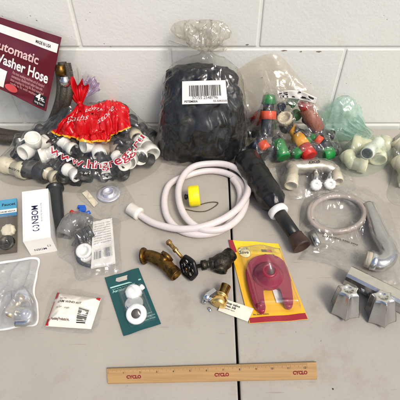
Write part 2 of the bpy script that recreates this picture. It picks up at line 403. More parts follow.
def table_material():
    m = mat('blow moulded plastic', '#aaa499', .42, var=.045, vscale=8, dirt='#9d9589', dscale=7, dth=.60, rvar=.08)
    n = m.node_tree; L = n.links.new; bs = n.nodes['Principled BSDF']; tc = n.nodes.new('ShaderNodeTexCoord')
    src = bs.inputs['Base Color'].links[0].from_socket
    a = n.nodes.new('ShaderNodeTexNoise'); a.inputs['Scale'].default_value = 420; a.inputs['Detail'].default_value = 3; L(tc.outputs['Object'], a.inputs['Vector'])
    sp = n.nodes.new('ShaderNodeMapRange'); sp.inputs['From Min'].default_value = .66; sp.inputs['From Max'].default_value = .74; sp.inputs['To Max'].default_value = .35; L(a.outputs['Fac'], sp.inputs['Value'])
    mx = n.nodes.new('ShaderNodeMix'); mx.data_type = 'RGBA'; L(sp.outputs[0], mx.inputs['Factor']); L(src, mx.inputs['A']); mx.inputs['B'].default_value = lin('#7d7266')
    # thin random scratches
    mp = n.nodes.new('ShaderNodeMapping'); mp.inputs['Scale'].default_value = (9, 120, 1); mp.inputs['Rotation'].default_value = (0, 0, .5); L(tc.outputs['Object'], mp.inputs['Vector'])
    sc = n.nodes.new('ShaderNodeTexNoise'); sc.inputs['Scale'].default_value = 1.5; sc.inputs['Detail'].default_value = 2; L(mp.outputs[0], sc.inputs['Vector'])
    ms = n.nodes.new('ShaderNodeMapRange'); ms.inputs['From Min'].default_value = .70; ms.inputs['From Max'].default_value = .74; ms.inputs['To Max'].default_value = .5; L(sc.outputs['Fac'], ms.inputs['Value'])
    m2 = n.nodes.new('ShaderNodeMix'); m2.data_type = 'RGBA'; L(ms.outputs[0], m2.inputs['Factor']); L(mx.outputs['Result'], m2.inputs['A']); m2.inputs['B'].default_value = lin('#8b8073')
    L(m2.outputs['Result'], bs.inputs['Base Color'])
    vo = n.nodes.new('ShaderNodeTexNoise'); vo.inputs['Scale'].default_value = 260; vo.inputs['Detail'].default_value = 4; L(tc.outputs['Object'], vo.inputs['Vector'])
    bp = n.nodes.new('ShaderNodeBump'); bp.inputs['Strength'].default_value = .35; bp.inputs['Distance'].default_value = .001; L(vo.outputs['Fac'], bp.inputs['Height']); L(bp.outputs[0], bs.inputs['Normal'])
    return m
m_table = table_material(); m_steel = mat('grey tube steel', '#6c6e70', .4, .6)
SX = P(236.2, 330).x
table = thing('folding_table', (SX, 45, -74), 'off-white plastic folding table with a dark centre seam, pushed against the wall', 'table')
b = MB(); b.box((SX-.19-46, 45, -2.2), (92, 76.4, 4.4), bev=.28); link('tabletop_half', b, m_table, table)
b = MB(); b.box((SX+.19+46, 45, -2.2), (92, 76.4, 4.4), bev=.28); link('tabletop_half', b, m_table, table)
b = MB(); b.box((SX, 45, -3.9), (3, 74, .8)); link('hinge_strip', b, mat('black hinge', '#191817', .6), table)
for sx in (-1, 1):
    for sy in (-1, 1):
        b = MB(); b.tube([(SX+sx*70, 45+sy*30, -4), (SX+sx*72, 45+sy*31, -73.9)], 1.4); link('leg', b, m_steel, table)
ALL.clear()
m_speck = mat('grit', '#3c342c', .8)
for i, (px, py, r_) in enumerate(((333, 389, .16), (321, 341, .06), (296, 332, .05))):
    b = MB(); c = P(px, py, .05); b.lathe([(.01, -.05), (r_, -.03), (r_*.8, .06), (.01, .1)], c, (0, 0, 1), 7, 3, .3)
    tag(link('grit_speck', b, m_speck), ['dark speck of grit at the lower right of the table', 'tiny grit speck on the table below the two chrome knobs', 'tiny grit speck on the table above the right end of the ruler'][i], 'grit', 'specks on the table')

# ------------------------------------------------------------------ shared materials
m_pvc = mat('white pvc', '#eceae2', .35, var=.05, dirt='#cfc7b4', dscale=60, dth=.68)
m_pvcb = mat('ivory pvc', '#d6ccb2', .4, var=.06, dirt='#b3a380', dscale=60, dth=.62)
m_rub = mat('black plastic', '#161617', .38, var=.2, bump=.3, bscale=200)
m_rubg = mat('grey rubber', '#303031', .5, var=.2, bump=.3)
m_chrome = mat('chrome', '#d8dade', .12, 1, var=.05, rvar=.06)
m_chromed = mat('worn chrome', '#c2c2c0', .24, 1, var=.06, rvar=.08)
m_brass = mat('aged brass', '#75572c', .4, 1, var=.25, vscale=120, dirt='#4a3820', dscale=90, dth=.55, bump=.4)
m_brassn = mat('bright brass', '#e9c67a', .26, 1, var=.1, rvar=.08)
m_bronze = mat('dark bronze', '#4b453b', .45, .85, var=.3, vscale=130, dirt='#26241f', dscale=100, dth=.52, bump=.4)
m_black = mat('black enamel', '#121212', .3, .2, var=.2, bump=.4, bscale=150)
m_white = mat('white plastic', '#efeeea', .3, var=.03)
m_ink = mat('black ink', '#17171a', .5); m_inkb = mat('navy ink', '#1b2350', .5); m_inkw = mat('white ink', '#f0ebe6', .5); m_inkr = mat('red ink', '#b81c20', .45)
m_paper = mat('white card', '#e8e5dd', .6, var=.03, vscale=30)
clear = film('clear film', 'fbfbfa', .02, 'eeeeea', .03, .09, 1.0, 38, .07, .35)
clear2 = film('clear heavy film', 'f6f6f3', .06, 'ecece8', .06, .12, 1.0, 30, .14, .35)

# ------------------------------------------------------------------ ruler
tl, tr, br, bl = P(106.8, 368.6, .4), P(316.2, 362.2, .4), P(317.4, 378.6, .4), P(107.6, 383.2, .4)
rule = thing('ruler', P(212, 373), 'pale wooden ruler with red lettering, lying along the front of the table', 'ruler')
sh = Sheet(tl, tr, br, bl, .012)
m_wood = mat('ruler wood', '#b08c5c', .5, var=.16, vscale=25)
n = m_wood.node_tree; mp = n.nodes.new('ShaderNodeMapping'); mp.inputs['Scale'].default_value = (8, 240, 8); tc = n.nodes.new('ShaderNodeTexCoord')
n.links.new(tc.outputs['Object'], mp.inputs['Vector']); nz = [x for x in n.nodes if x.type == 'TEX_NOISE'][0]; nz.inputs['Scale'].default_value = 1; n.links.new(mp.outputs[0], nz.inputs['Vector'])
b = MB(); sh.slab(b, .38); link('wooden_blade', b, m_wood, rule)
b = MB(); b.prism([sh.at(0, 0, 0), sh.at(1, 0, 0), sh.at(1, -.045, 0), sh.at(0, -.045, 0)][::-1], sh.n, -.25, .01); link('metal_edge', b, mat('ruler metal edge', '#7a6a4c', .4, .7), rule)
b = MB(); IN = 16.6/210
for i in range(0, 12*16+1):
    u = .005+i*IN/16
    if u > .998: break
    L_ = .34 if i % 16 == 0 else .26 if i % 8 == 0 else .2 if i % 4 == 0 else .13
    sh.rect(b, u-.00045, .03, u+.00045, .03+L_)
link('graduation', b, mat('faded tick ink', '#5a482c', .6), rule)
b = MB()
for i in range(1, 13): sh.text(b, str(i), .005+i*IN-.004, .38, .42, .02, align='RIGHT')
link('numerals', b, m_ink, rule)
m_dri = mat('dark red ink', '#7e1520', .5)
for px in (125.8, 213.5, 292.2):
    b = MB(); u = (px-106.8)/209.6; sh.text(b, 'CYCLO', u, .72, .68, .06, w=14.6/6.52, off=.014)
    link('lettering', b, m_dri, rule)

# ------------------------------------------------------------------ white vinyl hose in a coil
pts = [(140,215),(155,223.5),(180,229),(205,226),(228,216),(243,202),(248.5,186),(241,172),(228,165),(213,163.5),(195,166),(184,175),(178.5,190),(181,208),(190,222),(205,230),(225,228),(240,216),(246,201),(244,188),(236,178),(222,172),(205,171),(186,176),(170,184),(164.5,200),(168,218),(182,231),(203,234.5),(223,229),(236,214),(240.5,198),(238,186),(232.5,178.5)]
path = []
for i, (x, y) in enumerate(pts):
    k = i/(len(pts)-1); h = .8 if k > .62 else .85+1.5*min(1, i/4)*(1 if k < .3 else (.62-k)/.32) if i < 21 else .85
    path.append(P(x, y, max(h, .78)))
hose = thing('vinyl_hose', P(205, 200), 'white vinyl hose coiled on the table with an ivory end fitting', 'hose')
b = MB(); hp_ = spline(path, 7); b.tube(hp_, [.72*(1+.025*noise.noise(q*.35)) for q in hp_], 20, inner=.7); link('tube', b, mat('hose vinyl', '#d6cdc9', .32, var=.03, sss=.15), hose)
a, c = P(140.5, 215, .85), P(124, 204, 1.5); ax = (c-a).normalized()
b = MB(); b.lathe([(.8, .1), (1.15, .1), (1.38, .25), (1.4, .8), (1.32, .9), (1.32, 2.9), (1.2, 3.0), (.9, 3.0), (.9, 2.4)], a, ax, 36); link('end_fitting', b, mat('warm white plastic', '#e6e1d4', .35, var=.04), hose)
b = MB(); e = path[-1]; b.tube([e, e+(path[-1]-path[-2]).normalized()*.8], .45, 10, inner=.6); link('barb', b, m_white, hose)

# ------------------------------------------------------------------ yellow cap and bead chain
m_yel = mat('yellow plastic', '#f2df12', .35, var=.04)
cap = thing('screw_cap', P(192, 206), 'bright yellow screw cap on its edge, inside the coil of white hose', 'cap')
o_ = P(188.4, 196.5, 2.25)+Vector((0, 0, 0)); ax = Vector((1, .10, .05)); b = MB()
b.lathe([(.02, .2), (1.5, .2), (2.0, 0), (2.2, .12), (2.25, .6), (2.25, 1.9), (2.15, 2.3), (1.9, 2.35), (1.85, 1.3), (.02, 1.25)], o_, ax, 48, 30, .03); link('cap_shell', b, m_yel, cap)
b = MB(); b.lathe([(.5, .3), (.55, -.1), (.35, -.25), (.7, -.5), (.45, -.85), (.01, -.9)], o_, ax, 18); link('valve_stem', b, m_black, cap)
b = MB()
for p in spline([P(199, 205, .2), P(206, 203, .15), (P(213, 202, .15)), P(218, 203, .15), P(214, 207, .15), P(206, 211, .15), P(197, 211.5, .15), P(189, 210, .15), P(184, 209, .15)], 7):
    b.lathe([(.01, -.13), (.1, -.08), (.13, 0), (.1, .08), (.01, .13)], p, (0, 0, 1), 8)
tag(link('bead_chain', b, mat('tarnished chain', '#6b604c', .4, .8)), 'thin tarnished bead chain beside the yellow cap', 'chain')

# ------------------------------------------------------------------ faucet box with lettering
def solve_h(px, py_top, py_bot):
    Y = P(px, py_bot).y; return PW(px, py_top, Y).z
H = solve_h(37, 240.5, 254.5)
tl, tr, br, bl = P(22.0, 192, H), P(48.2, 188.6, H), P(50.8, 237, H), P(23.0, 241.6, H)
box = thing('faucet_box', P(37, 225), 'long white carton with navy lettering standing between the blister pack and the black tapered tube', 'box')
sh = Sheet(tl, tr, br, bl, .02)
b = MB(); b.prism([bl, br, tr, tl], (0, 0, 1), -H+.02, 0); link('carton', b, m_paper, box)
b = MB(); b.prism([sh.at(.0, -.001, .0), sh.at(1.0, -.001, 0), sh.at(1.0, .9, 0), sh.at(0.0, .9, 0)][::-1], sh.n, .005, .035); link('lid_flap', b, mat('glossy white card', '#f2f0ea', .3, var=.02), box)
sh.off = .045; b = MB(); sh.text(b, 'MOEN', .34, .33, 1.75, .014, rot=-math.pi/2*1.0); link('lettering', b, m_inkb, box)
def emblem(sh, mb, u, v, s_, ro, off):
    """two droplet-like strokes and a bar: the mark beside the name"""
    for k in (-1, 1):
        pt = []
        for i in range(17):
            a = i/16*math.pi*1.5+.3; r1 = s_*(.5+.1*math.sin(a)); pt.append((-k*math.cos(a)*r1*.55+k*s_*.36, math.sin(a)*r1))
        for i in range(16):
            a, c_ = pt[i], pt[i+1]; q = []
            for (x, y) in (a, c_, (c_[0]*.99-k*s_*.12, c_[1]*.72), (a[0]*.99-k*s_*.12, a[1]*.72)):
                X = x*math.cos(ro)-y*math.sin(ro); Y = x*math.sin(ro)+y*math.cos(ro); q.append(sh.at(u+X/sh.W, v-Y/sh.H, off))
            mb.add(q, [[0, 1, 2, 3]], True)
b = MB(); emblem(sh, b, .46, .79, 1.25, -math.pi/2, .045); link('emblem', b, m_inkb, box)
b = MB(); sh.text(b, 'Buy it for looks. Buy it for life.', .68, .30, .42, 0, rot=-math.pi/2); link('slogan', b, m_inkb, box)
f1, f2 = Vector((br.x, br.y, .02)), Vector((bl.x, bl.y, .02)); fs = Sheet(bl, br, f1, f2, .03)
b = MB(); fs.text(b, 'MOEN', .68, .62, .8, .008, rot=math.pi, align='LEFT'); emblem(fs, b, .80, .52, .5, math.pi, .03); link('end_lettering', b, m_inkb, box)

# ------------------------------------------------------------------ black tapered tube by the box
tub = thing('tapered_tube', P(58, 215), 'black tapered plastic tube with a flanged rim, lying right of the white carton', 'tube')
a, c = P(55, 188, 2.4), P(61, 236, 1.0); ax = (c-a); LN = ax.length
b = MB(); b.lathe([(1.0, .2), (1.25, .05), (1.65, 0), (1.72, .15), (1.7, .35), (1.4, .5), (1.38, 1), (1.2, LN*.5), (.75, LN*.9), (.6, LN), (.4, LN)], a, ax, 30); link('tube_wall', b, mat('black abs', '#262b2b', .3, var=.15), tub)
b = MB(); b.lathe([(1.68, -.05), (1.85, 0), (1.85, .3), (1.6, .38)], a, ax, 30); link('rim', b, m_rub, tub)

# ------------------------------------------------------------------ teal blister card with aerators
sh = Sheet(P(104.6, 277.5, .25), P(138.6, 268, .25), P(161, 323.5, .25), P(123.5, 336, .25), .012)
tb = thing('aerator_blister_pack', P(134, 300), 'teal green blister card holding two white round aerators', 'blister pack')
b = MB(); sh.slab(b, .06, 10, .25); link('card', b, mat('teal card', '#07484a', .32, var=.08, vscale=20, coat=.3), tb)
b = MB(); pp = [(.30, .07), (.62, .07), (.70, .12), (.62, .15), (.34, .15), (.26, .12)]
b.add([sh.at(u, v, .04) for u, v in pp], [list(range(6))], True); link('hang_hole', b, mat('pale slot', '#b6b0a4', .6), tb)
b = MB(); sh.rect(b, .06, .20, .94, .225, .10); sh.text(b, 'Aerator', .08, .31, .75, .02, off=.1); sh.text(b, 'dual thread', .52, .31, .5, .0, off=.1)
for k in range(3): sh.text(b, ('fits standard', 'male or female', 'faucet threads')[k], .62, .80+k*.045, .34, 0, off=.1)
sh.text(b, 'water saving chrome and white', .08, .26, .36, 0, off=.1, w=4.2)
link('lettering', b, mat('pale green ink', '#9cc9bb', .5), tb)
m_blis = film('blister plastic', 'fdfefe', .005, 'e8eeee', .035, .06, .35, 14, .02, .35)
bs_ = []
b = MB()
def bl(i, j, hh=2.2, u0=.22, u1=.90, v0=.30, v1=.92):
    N = 28; u = i/(N-1); v = j/(N-1); e = min(u, 1-u, v, 1-v); k = min(1, e/.10); k = math.sin(k*math.pi/2)**.8
    bump = .35+.65*math.exp(-(((u-.45)/.33)**2))*(math.exp(-(((v-.25)/.24)**2))+math.exp(-(((v-.70)/.26)**2)))
    return sh.at(u0+(u1-u0)*u, v0+(v1-v0)*v, .1+hh*k*min(1, bump))
b.surf(28, 28, bl); blis_mb = b
c1, c2 = P(133.6, 292.5, 1.0), P(136.5, 314, 1.0)
a1 = thing('faucet_aerator', c1-Vector((0, 0, .9)), 'ribbed white aerator cap at the top of the teal card', 'aerator', 'aerators on the teal card')
b = MB(); b.lathe([(.6, 1.0), (1.25, .8), (1.45, .3), (1.5, -.5), (1.2, -.8)][::-1], c1, (-.1, -.1, 1), 40, 16, .06); link('cap_shell', b, m_white, a1)
b = MB(); b.lathe([(.5, -.4), (.5, .5), (.3, .6)], P(141, 288, .7), (.6, .4, .3), 16); link('spout_tip', b, m_white, a1)
a2 = thing('faucet_aerator', c2-Vector((0, 0, .9)), 'white aerator with a round grey screen at the bottom of the teal card', 'aerator', 'aerators on the teal card')
b = MB(); ax2 = Vector((.0, -.35, 1)); b.lathe([(1.6, -.8), (1.72, -.3), (1.72, .35), (1.5, .75), (1.05, .85), (.85, .75), (.8, .55)], c2, ax2, 40); link('outer_ring', b, m_white, a2)
b = MB(); b.lathe([(.01, .6), (.82, .55)], c2, ax2, 30); link('screen', b, mat('aerator mesh', '#6d665e', .4, .6, bump=1, bscale=900), a2)
b = MB(); b.lathe([(1.45, -.1), (1.6, 0), (1.6, .5), (1.3, .6)], P(134.6, 304, .8), (0, .1, 1), 36); link('chrome_collar', b, m_chrome, a2)
link('blister', blis_mb, m_blis, tb)

# ------------------------------------------------------------------ flapper card
sh = Sheet(P(228.4, 239.8, .2), P(278.5, 243.2, .3), P(308, 319.5, .2), P(249.5, 323.5, .2), .012)
fp = thing('flapper_pack', P(268, 285), 'yellow and red blister card holding a dark red toilet flapper', 'blister pack')
m_ycard = mat('yellow card', '#eeb41c', .3, var=.09, vscale=12, coat=.4, bump=.6, bscale=18); m_rcard = mat('dark red print', '#99172a', .3, var=.06, coat=.4)
m_ytop = mat('bright yellow print', '#f6cf2a', .3, coat=.4)
b = MB(); sh.slab(b, .06, 12, .35); link('card', b, m_ycard, fp)
def patch(sh, uv, off, warp=.35, n=10):
    """four-cornered printed area that follows the bowed card"""
    mb = MB()
    def f(i, j):
        a, c = i/n, j/n
        u = (uv[0][0]*(1-a)+uv[1][0]*a)*(1-c)+(uv[3][0]*(1-a)+uv[2][0]*a)*c; v = (uv[0][1]*(1-a)+uv[1][1]*a)*(1-c)+(uv[3][1]*(1-a)+uv[2][1]*a)*c
        return sh.at(u, v, off)+sh.n*warp*noise.noise(Vector((u*3, v*3, sh.q[0].x)))
    mb.surf(n+1, n+1, f); return mb
link('red_corner', patch(sh, [(0, 0), (.09, 0), (.11, .17), (0, .19)], .02), m_rcard, fp)
link('red_band', patch(sh, [(.01, .945), (.99, .93), (.995, .998), (.01, .998)], .02), m_rcard, fp)
link('yellow_top', patch(sh, [(.09, .002), (.99, .002), (.99, .2), (.11, .17)], .02), m_ytop, fp)
b = MB(); sh.disc(b, .25, .17, 1.25, .17, 1.3); link('badge', b, mat('cream badge', '#f7ecb0', .4), fp)
b = MB()
for i in range(40):
    a0, a1_ = i/40*2*math.pi, (i+1)/40*2*math.pi
    b.add([sh.at(.25+math.cos(a)*r/sh.W, .17+math.sin(a)*r*1.04/sh.H, .185) for a, r in ((a0, 1.25), (a1_, 1.25), (a1_, 1.12), (a0, 1.12))], [[0, 1, 2, 3]], True)
link('badge_ring', b, mat('gold ink', '#c8942a', .4), fp)
b = MB(); sh.text(b, 'Save', .14, .195, 1.05, .02, rot=.08, off=.19, shear=.3); sh.text(b, 'Water &', .15, .135, .5, 0, rot=.08, off=.19); link('badge_lettering', b, m_inkb, fp)
b = MB(); sh.rect(b, .60, .115, .70, .15, .17); link('logo_block', b, m_inkb, fp)
b = MB(); sh.rect(b, .705, .115, .80, .15, .17); link('logo_block', b, mat('logo red', '#c42030', .4), fp)
b = MB(); sh.text(b, 'FLAPPER', .64, .20, .5, .02, off=.17); sh.text(b, 'fits most toilets', .10, .925, .42, .01, off=.17); link('lettering', b, m_inkb, fp)
# flapper: thick horseshoe plate with a cone
fl = thing('toilet_flapper', P(267, 275), 'dark red rubber horseshoe-shaped flapper with a hollow cone, on the yellow card', 'toilet flapper')
m_flap = mat('dark red rubber', '#8e1f38', .33, var=.08, vscale=40, coat=.2)
fx = [(246.5, 280), (245.8, 270), (250, 261), (258, 256.5), (268, 255), (278, 257.5), (285, 264), (289, 274), (291.5, 288), (293, 303), (290.5, 308), (285.5, 307), (283, 300), (281, 291), (276, 288), (268, 288), (262.5, 291), (263.5, 301), (265, 311), (260.5, 312.5), (254, 306), (249.5, 293)]
pp = spline([P(x, y, .9) for x, y in fx], 4, True)
b = MB(); n_ = len(pp); cc = sum(pp, Vector())/n_
def inset(p, d): return p+(cc-p).normalized()*d
rows = [[p-Vector((0, 0, .5)) for p in pp], [p+Vector((0, 0, .25)) for p in pp], [inset(p, .22)+Vector((0, 0, .45)) for p in pp]]
b.add([p for r in rows for p in r], [[k*n_+i, k*n_+(i+1) % n_, (k+1)*n_+(i+1) % n_, (k+1)*n_+i] for k in range(2) for i in range(n_)]); b.f.append([2*n_+i for i in range(n_)]); b.flat.add(len(b.f)-1)
link('seat_plate', b, m_flap, fl)
oc = P(268, 276, 1.3)
b = MB(); b.lathe([(2.75, -.1), (2.8, .15), (2.35, .5), (2.0, .95), (1.6, 1.7), (1.4, 2.2), (1.2, 2.5), (.95, 2.5), (.85, 2.2), (.8, .6)], oc, (0, -.12, 1), 44); link('cone', b, m_flap, fl)
for e0, e1 in (((283, 300), (290, 301)), ((257, 306), (263.5, 305))):
    b = MB(); b.tube([P(*e0, 1.5), P(*e1, 1.5)], .42, 14); link('hinge_ear', b, m_flap, fl)
b = MB(); N2 = 34
def bl2(i, j):
    u, v = i/(N2-1), j/(N2-1); e = min(u, 1-u, v, 1-v); k = math.sin(min(1, e/.08)*math.pi/2)**.8
    g = .52+.48*math.exp(-(((u-.47)/.3)**2+((v-.28)/.26)**2)); return sh.at(.17+.77*u, .15+.76*v, .12+4.7*k*min(1, g))
b.surf(N2, N2, bl2); link('blister', b, m_blis, fp)
b = MB(); sh.rect(b, .56, .62, .74, .80, .2); link('instruction_slip', b, m_paper, fp)

# ------------------------------------------------------------------ brass hose bibb
bib = thing('hose_bibb', P(160, 265), 'old brown brass hose bibb lying left of the black wheel valve', 'faucet')
ctr = [P(143.5, 256, 1.7), P(149, 256, 1.9), P(157, 259, 1.9), P(165, 264, 1.8), P(171, 270, 1.6), P(176, 275, 1.5)]
pth = spline(ctr, 6); rr_ = []
for i in range(len(pth)):
    t = i/(len(pth)-1); rr_.append(1.0+.25*math.sin(t*math.pi) if t > .12 else .95)
b = MB(); b.tube(pth[:-3], rr_[:-3], 24); link('spout_body', b, m_brass, bib)
ax = (ctr[-1]-ctr[-2]).normalized()
prof = [(.9, -1.4)]
for k in range(9): prof += [(1.15, -1.3+k*.16), (1.27, -1.22+k*.16)]
prof += [(1.2, .15), (.95, .18), (.9, -.8)]
b = MB(); b.lathe(prof, ctr[-1], ax, 30); link('threaded_outlet', b, m_brass, bib)
ax = (ctr[0]-ctr[1]).normalized()+Vector((0, 0, -.1))
b = MB(); b.lathe([(.9, -.5), (1.5, -.35), (1.62, -.1), (1.6, .1), (1.35, .2), (.9, .1)], ctr[0], ax, 26); link('inlet_flange', b, m_brass, bib)
n0 = P(163, 261, 2.2); n1 = P(171, 252, 3.0)
b = MB(); b.lathe([(1.1, -.2), (1.0, .5), (1.0, .8), (1.3, .85), (1.3, 1.4), (1.0, 1.5), (.6, 1.6), (.3, 1.65)], n0, n1-n0, 6); b.lathe([(1.05, -.3), (.9, 1)], n0, n1-n0, 20); link('bonnet', b, m_brass, bib)
b = MB(); q0, q1 = P(168, 241.5, 2.6), P(182, 257.5, 2.4); dd = q1-q0; Ls = dd.length
b.lathe([(.25, -.1), (.55, 0), (.6, .5), (.42, .7), (.38, Ls*.45), (.5, Ls*.47), (.5, Ls*.6), (.3, Ls*.62), (.3, Ls), (.1, Ls)], q0, dd, 18)
tag(link('brass_rod', b, mat('bright old brass', '#b8925a', .3, 1, var=.15)), 'thin bright brass stem lying between the brown bibb and the black wheel', 'brass rod')

# ------------------------------------------------------------------ gate valve with wheel handle
gv = thing('gate_valve', P(210, 268), 'dark bronze valve with a black wheel handle, in the middle of the table', 'valve')
wc = P(188.6, 267.8, 2.4); vb = P(222, 262, 2.0); axw = (wc-vb).normalized()
ax_h = (axw+Vector((0, -.55, .38))).normalized()
u_ = ax_h.orthogonal().normalized(); v_ = ax_h.cross(u_)
b = MB(); ring = []
for i in range(72):
    a = i/72*2*math.pi; r = 2.05*(1-.10*abs(math.sin(a*3))**.8); ring.append(wc+(u_*math.cos(a)+v_*math.sin(a))*r)
b.tube(ring, .42, 12, close=True)
for k in range(6):
    a = (k+.5)/6*2*math.pi; b.tube([wc-ax_h*.1+(u_*math.cos(a)+v_*math.sin(a))*.45, wc+(u_*math.cos(a)+v_*math.sin(a))*1.75], .26, 8)
b.lathe([(.35, -.5), (.65, -.4), (.7, .3), (.45, .45)], wc, ax_h, 16); link('wheel_handle', b, m_black, gv)
b = MB(); b.lathe([(.01, .75), (.28, .72), (.3, .4)][::-1], wc, ax_h, 6); link('handle_screw', b, m_brass, gv)
b = MB(); b.tube([wc, wc*.4+vb*.6, vb], .38, 14); b.lathe([(.7, 0), (.95, .1), (.95, 1.0), (.75, 1.1), (.7, 1.6), (1.15, 1.7), (1.15, 2.4), (.9, 2.5)], vb+axw*4.0, -axw, 6); link('stem_and_packing_nut', b, m_bronze, gv)
b = MB(); b.lathe([(.6, -1.7), (1.2, -1.5), (1.6, -.7), (1.75, 0), (1.6, .7), (1.2, 1.5), (.9, 2.0)], vb, axw, 26)
e1, e2 = P(231.5, 253.5, 2.0), P(219.5, 271.5, 1.6)
def port(mb, e, r):
    a = (e-vb).normalized(); L1 = (e-vb).length; pr = [(r*.9, .3)]+[(r*(.95 if k % 2 else 1.05), L1-1.2+k*.13) for k in range(8)]+[(r, L1), (r*.78, L1), (r*.75, L1-1.3)]
    mb.lathe(pr, vb, a, 26)
port(b, e1, 1.35); port(b, e2, 1.3); link('valve_body', b, m_bronze, gv)

# ------------------------------------------------------------------ brass stop with paper tag
bf = thing('tagged_brass_valve', P(217, 298), 'small bright brass valve with nickel nut and a paper tag, left of the yellow card', 'valve')
t0, t1 = P(217.5, 305, 1.4), P(226, 285.5, 1.7); ax = t1-t0; Lb = ax.length
b = MB(); b.lathe([(1.1, 0), (1.35, .1), (1.35, 1.2), (1.1, 1.35), (.92, 1.4), (.90, 1.8), (1.1, 1.85), (1.1, 2.1), (.92, 2.15), (.92, Lb), (.75, Lb), (.72, Lb-1.6)], t0, ax, 28); link('brass_barrel', b, m_brassn, bf)
b = MB(); b.lathe([(.6, -.1), (.78, 0), (.78, .75), (.6, .85)], P(209, 298, 1.3), Vector((-1, .5, .15)), 6); b.tube([P(214, 301, 1.4), P(205, 296, 1.2)], .38, 12); link('nickel_nut', b, m_chrome, bf)
b = MB(); b.box(P(211, 292.5, 1.9), (1.9, .8, .22), Matrix.Rotation(.65, 3, 'Z'), bev=.08); b.box(P(204.5, 301, .7), (1.0, .6, .5), Matrix.Rotation(1.2, 3, 'Z'), bev=.1); link('lever', b, m_chromed, bf)
b = MB(); b.tube([P(209, 308, .3), P(211, 311.5, .12)], .25, 8); link('set_screw', b, m_chrome, bf)
ts = Sheet(P(223.5, 298.5, .7), P(253.8, 308.6, .35), P(247.8, 321.6, .25), P(218, 310.5, .4), .02)
b = MB(); ts.slab(b, .035, 6, .12); link('paper_tag', b, mat('cream paper', '#e2dcc6', .6), bf)
b = MB(); ts.text(b, 'Stop valve', .12, .30, .62, .02, off=.1); ts.text(b, 'brass 3/8', .12, .52, .55, .02, off=.1); ts.text(b, 'quarter turn', .12, .70, .4, 0, off=.1); link('tag_lettering', b, m_ink, bf)

# ------------------------------------------------------------------ chrome faucet bar and two fluted knobs
fb = thing('faucet_bar', P(385, 290), 'long chrome faucet bar lying behind the two fluted knobs at the right edge', 'faucet')
A, B_ = P(349.5, 270, 3.2), P(412, 301, 3.2); d = (B_-A).normalized(); sd = Vector((d.y, -d.x, 0)); up = Vector((0, 0, 1))
prof = [(-1.25, -3.0), (-1.45, -1.6), (-1.3, -.3), (-.9, 0), (.9, 0), (1.35, -.35), (1.5, -1.2), (1.1, -1.7), (1.2, -3.0)]
b = MB(); b.prism([A+sd*x+up*z for x, z in prof], d, 0, (B_-A).length); link('bar_body', b, m_chromed, fb, smooth=False)
b = MB(); b.prism([A+sd*x+up*z for x, z in ((-.85, .03), (.85, .03), (.85, -.2), (-.85, -.2))], d, .2, (B_-A).length); link('top_plate', b, mat('brushed nickel', '#c9c5b6', .38, .9, var=.08), fb, smooth=False)
b = MB(); b.lathe([(.3, -.8), (1.05, -.6), (1.25, 0), (1.05, .7), (.3, .9)], P(398, 301, 1.3), (1, -.3, 0), 24); link('coupling_nut', b, m_chrome, fb)
b = MB(); b.tube([A+d*.3-up*1.9-sd*.2, A+d*4.5-up*1.9+sd*1.2], .75, 16, inner=.7); link('side_port', b, m_chrome, fb)
def knob(px, py, tx, ty, label, rot):
    # foot centre on the table at (px, py), top centre seen at (tx, ty)
    base = P(px, py, .05); hh = 4.6; top = P(tx, ty, hh); ax = top-base
    k = thing('faucet_knob', base, label, 'faucet knob', 'fluted chrome knobs')
    upv = Vector((math.cos(rot), math.sin(rot), 0)); Lk = ax.length
    b = MB(); b.lathe([(2.15, 0, 1), (2.6, .1, 1), (2.62, .35, 1), (2.5, 1.2, 1), (2.2, Lk*.6, 1.1), (1.92, Lk*.93, 1.2), (1.78, Lk*.985, 1.2), (1.6, Lk, 1.1)], base, ax, 96, 6, .24, upv); link('fluted_skirt', b, m_chromed, k)
    b = MB(); b.lathe([(1.62, Lk-.02, 1.1), (1.5, Lk+.05, 1.1), (.75, Lk+.07, .3), (.7, Lk+.03, 0), (.01, Lk+.03, 0)], base, ax, 96, 6, .24, upv); link('knob_top', b, mat('satin chrome', '#d9d8d0', .3, 1, var=.08, bump=.2), k)
    return k
knob(344.5, 310.5, 348.6, 290.0, 'left of two fluted chrome knobs, standing below the end of the faucet bar', .3)
knob(379.5, 316.5, 383.2, 296.6, 'right of two fluted chrome knobs, nearest the right edge of the photo', .5)

# ------------------------------------------------------------------ black wrapped pipe
bp_ = thing('flush_pipe', P(268, 200), 'black wrapped pipe with a white ring and brown rubber end, right of the white hose', 'pipe')
p0, p1, p2, p3 = P(247, 152, 4.2), P(276, 209.5, 2.2), P(298, 240, 2.0), P(303.5, 247, 1.3)
p0 = P(244, 156, 3.0); p1 = P(277, 208, 2.9); 
m_wrap = mat('black bag film', '#141414', .28, var=.2, vscale=40, bump=1.0, bscale=60)
b = MB(); N = 60; S = 48; dd = p1-p0; LL = dd.length; dn = dd.normalized(); u = Vector((0, 0, 1)).cross(dn).normalized(); v = dn.cross(u)
def wrapf(i, j):
    t = i/(N-1); a = j/S*2*math.pi; r = 3.05-.35*t
    if t < .08: r *= .35+.65*(t/.08)**.5
    if t > .88: r -= (t-.88)/.12*1.35
    q = Vector((math.cos(a)*1.6, math.sin(a)*1.6, t*5)); r += (ridged(q, 1.1)-.5)*.28+(ridged(q, 3)-.5)*.10
    q = p0+dn*LL*t+(u*math.cos(a)+v*math.sin(a))*r; q.z = max(.08, q.z); return q
b.surf(N, S, wrapf, False, True); b.f.append(list(range(S))); b.f.append([(N-1)*S+j for j in range(S)]); link('wrapping', b, m_wrap, bp_)
ax = (p2-p1).normalized()
b = MB(); b.lathe([(1.3, -.6), (2.0, -.5), (2.05, .5), (1.9, .75), (1.3, .75)], p1+ax*.5-up*.4, ax, 36); link('white_ring', b, m_white, bp_)
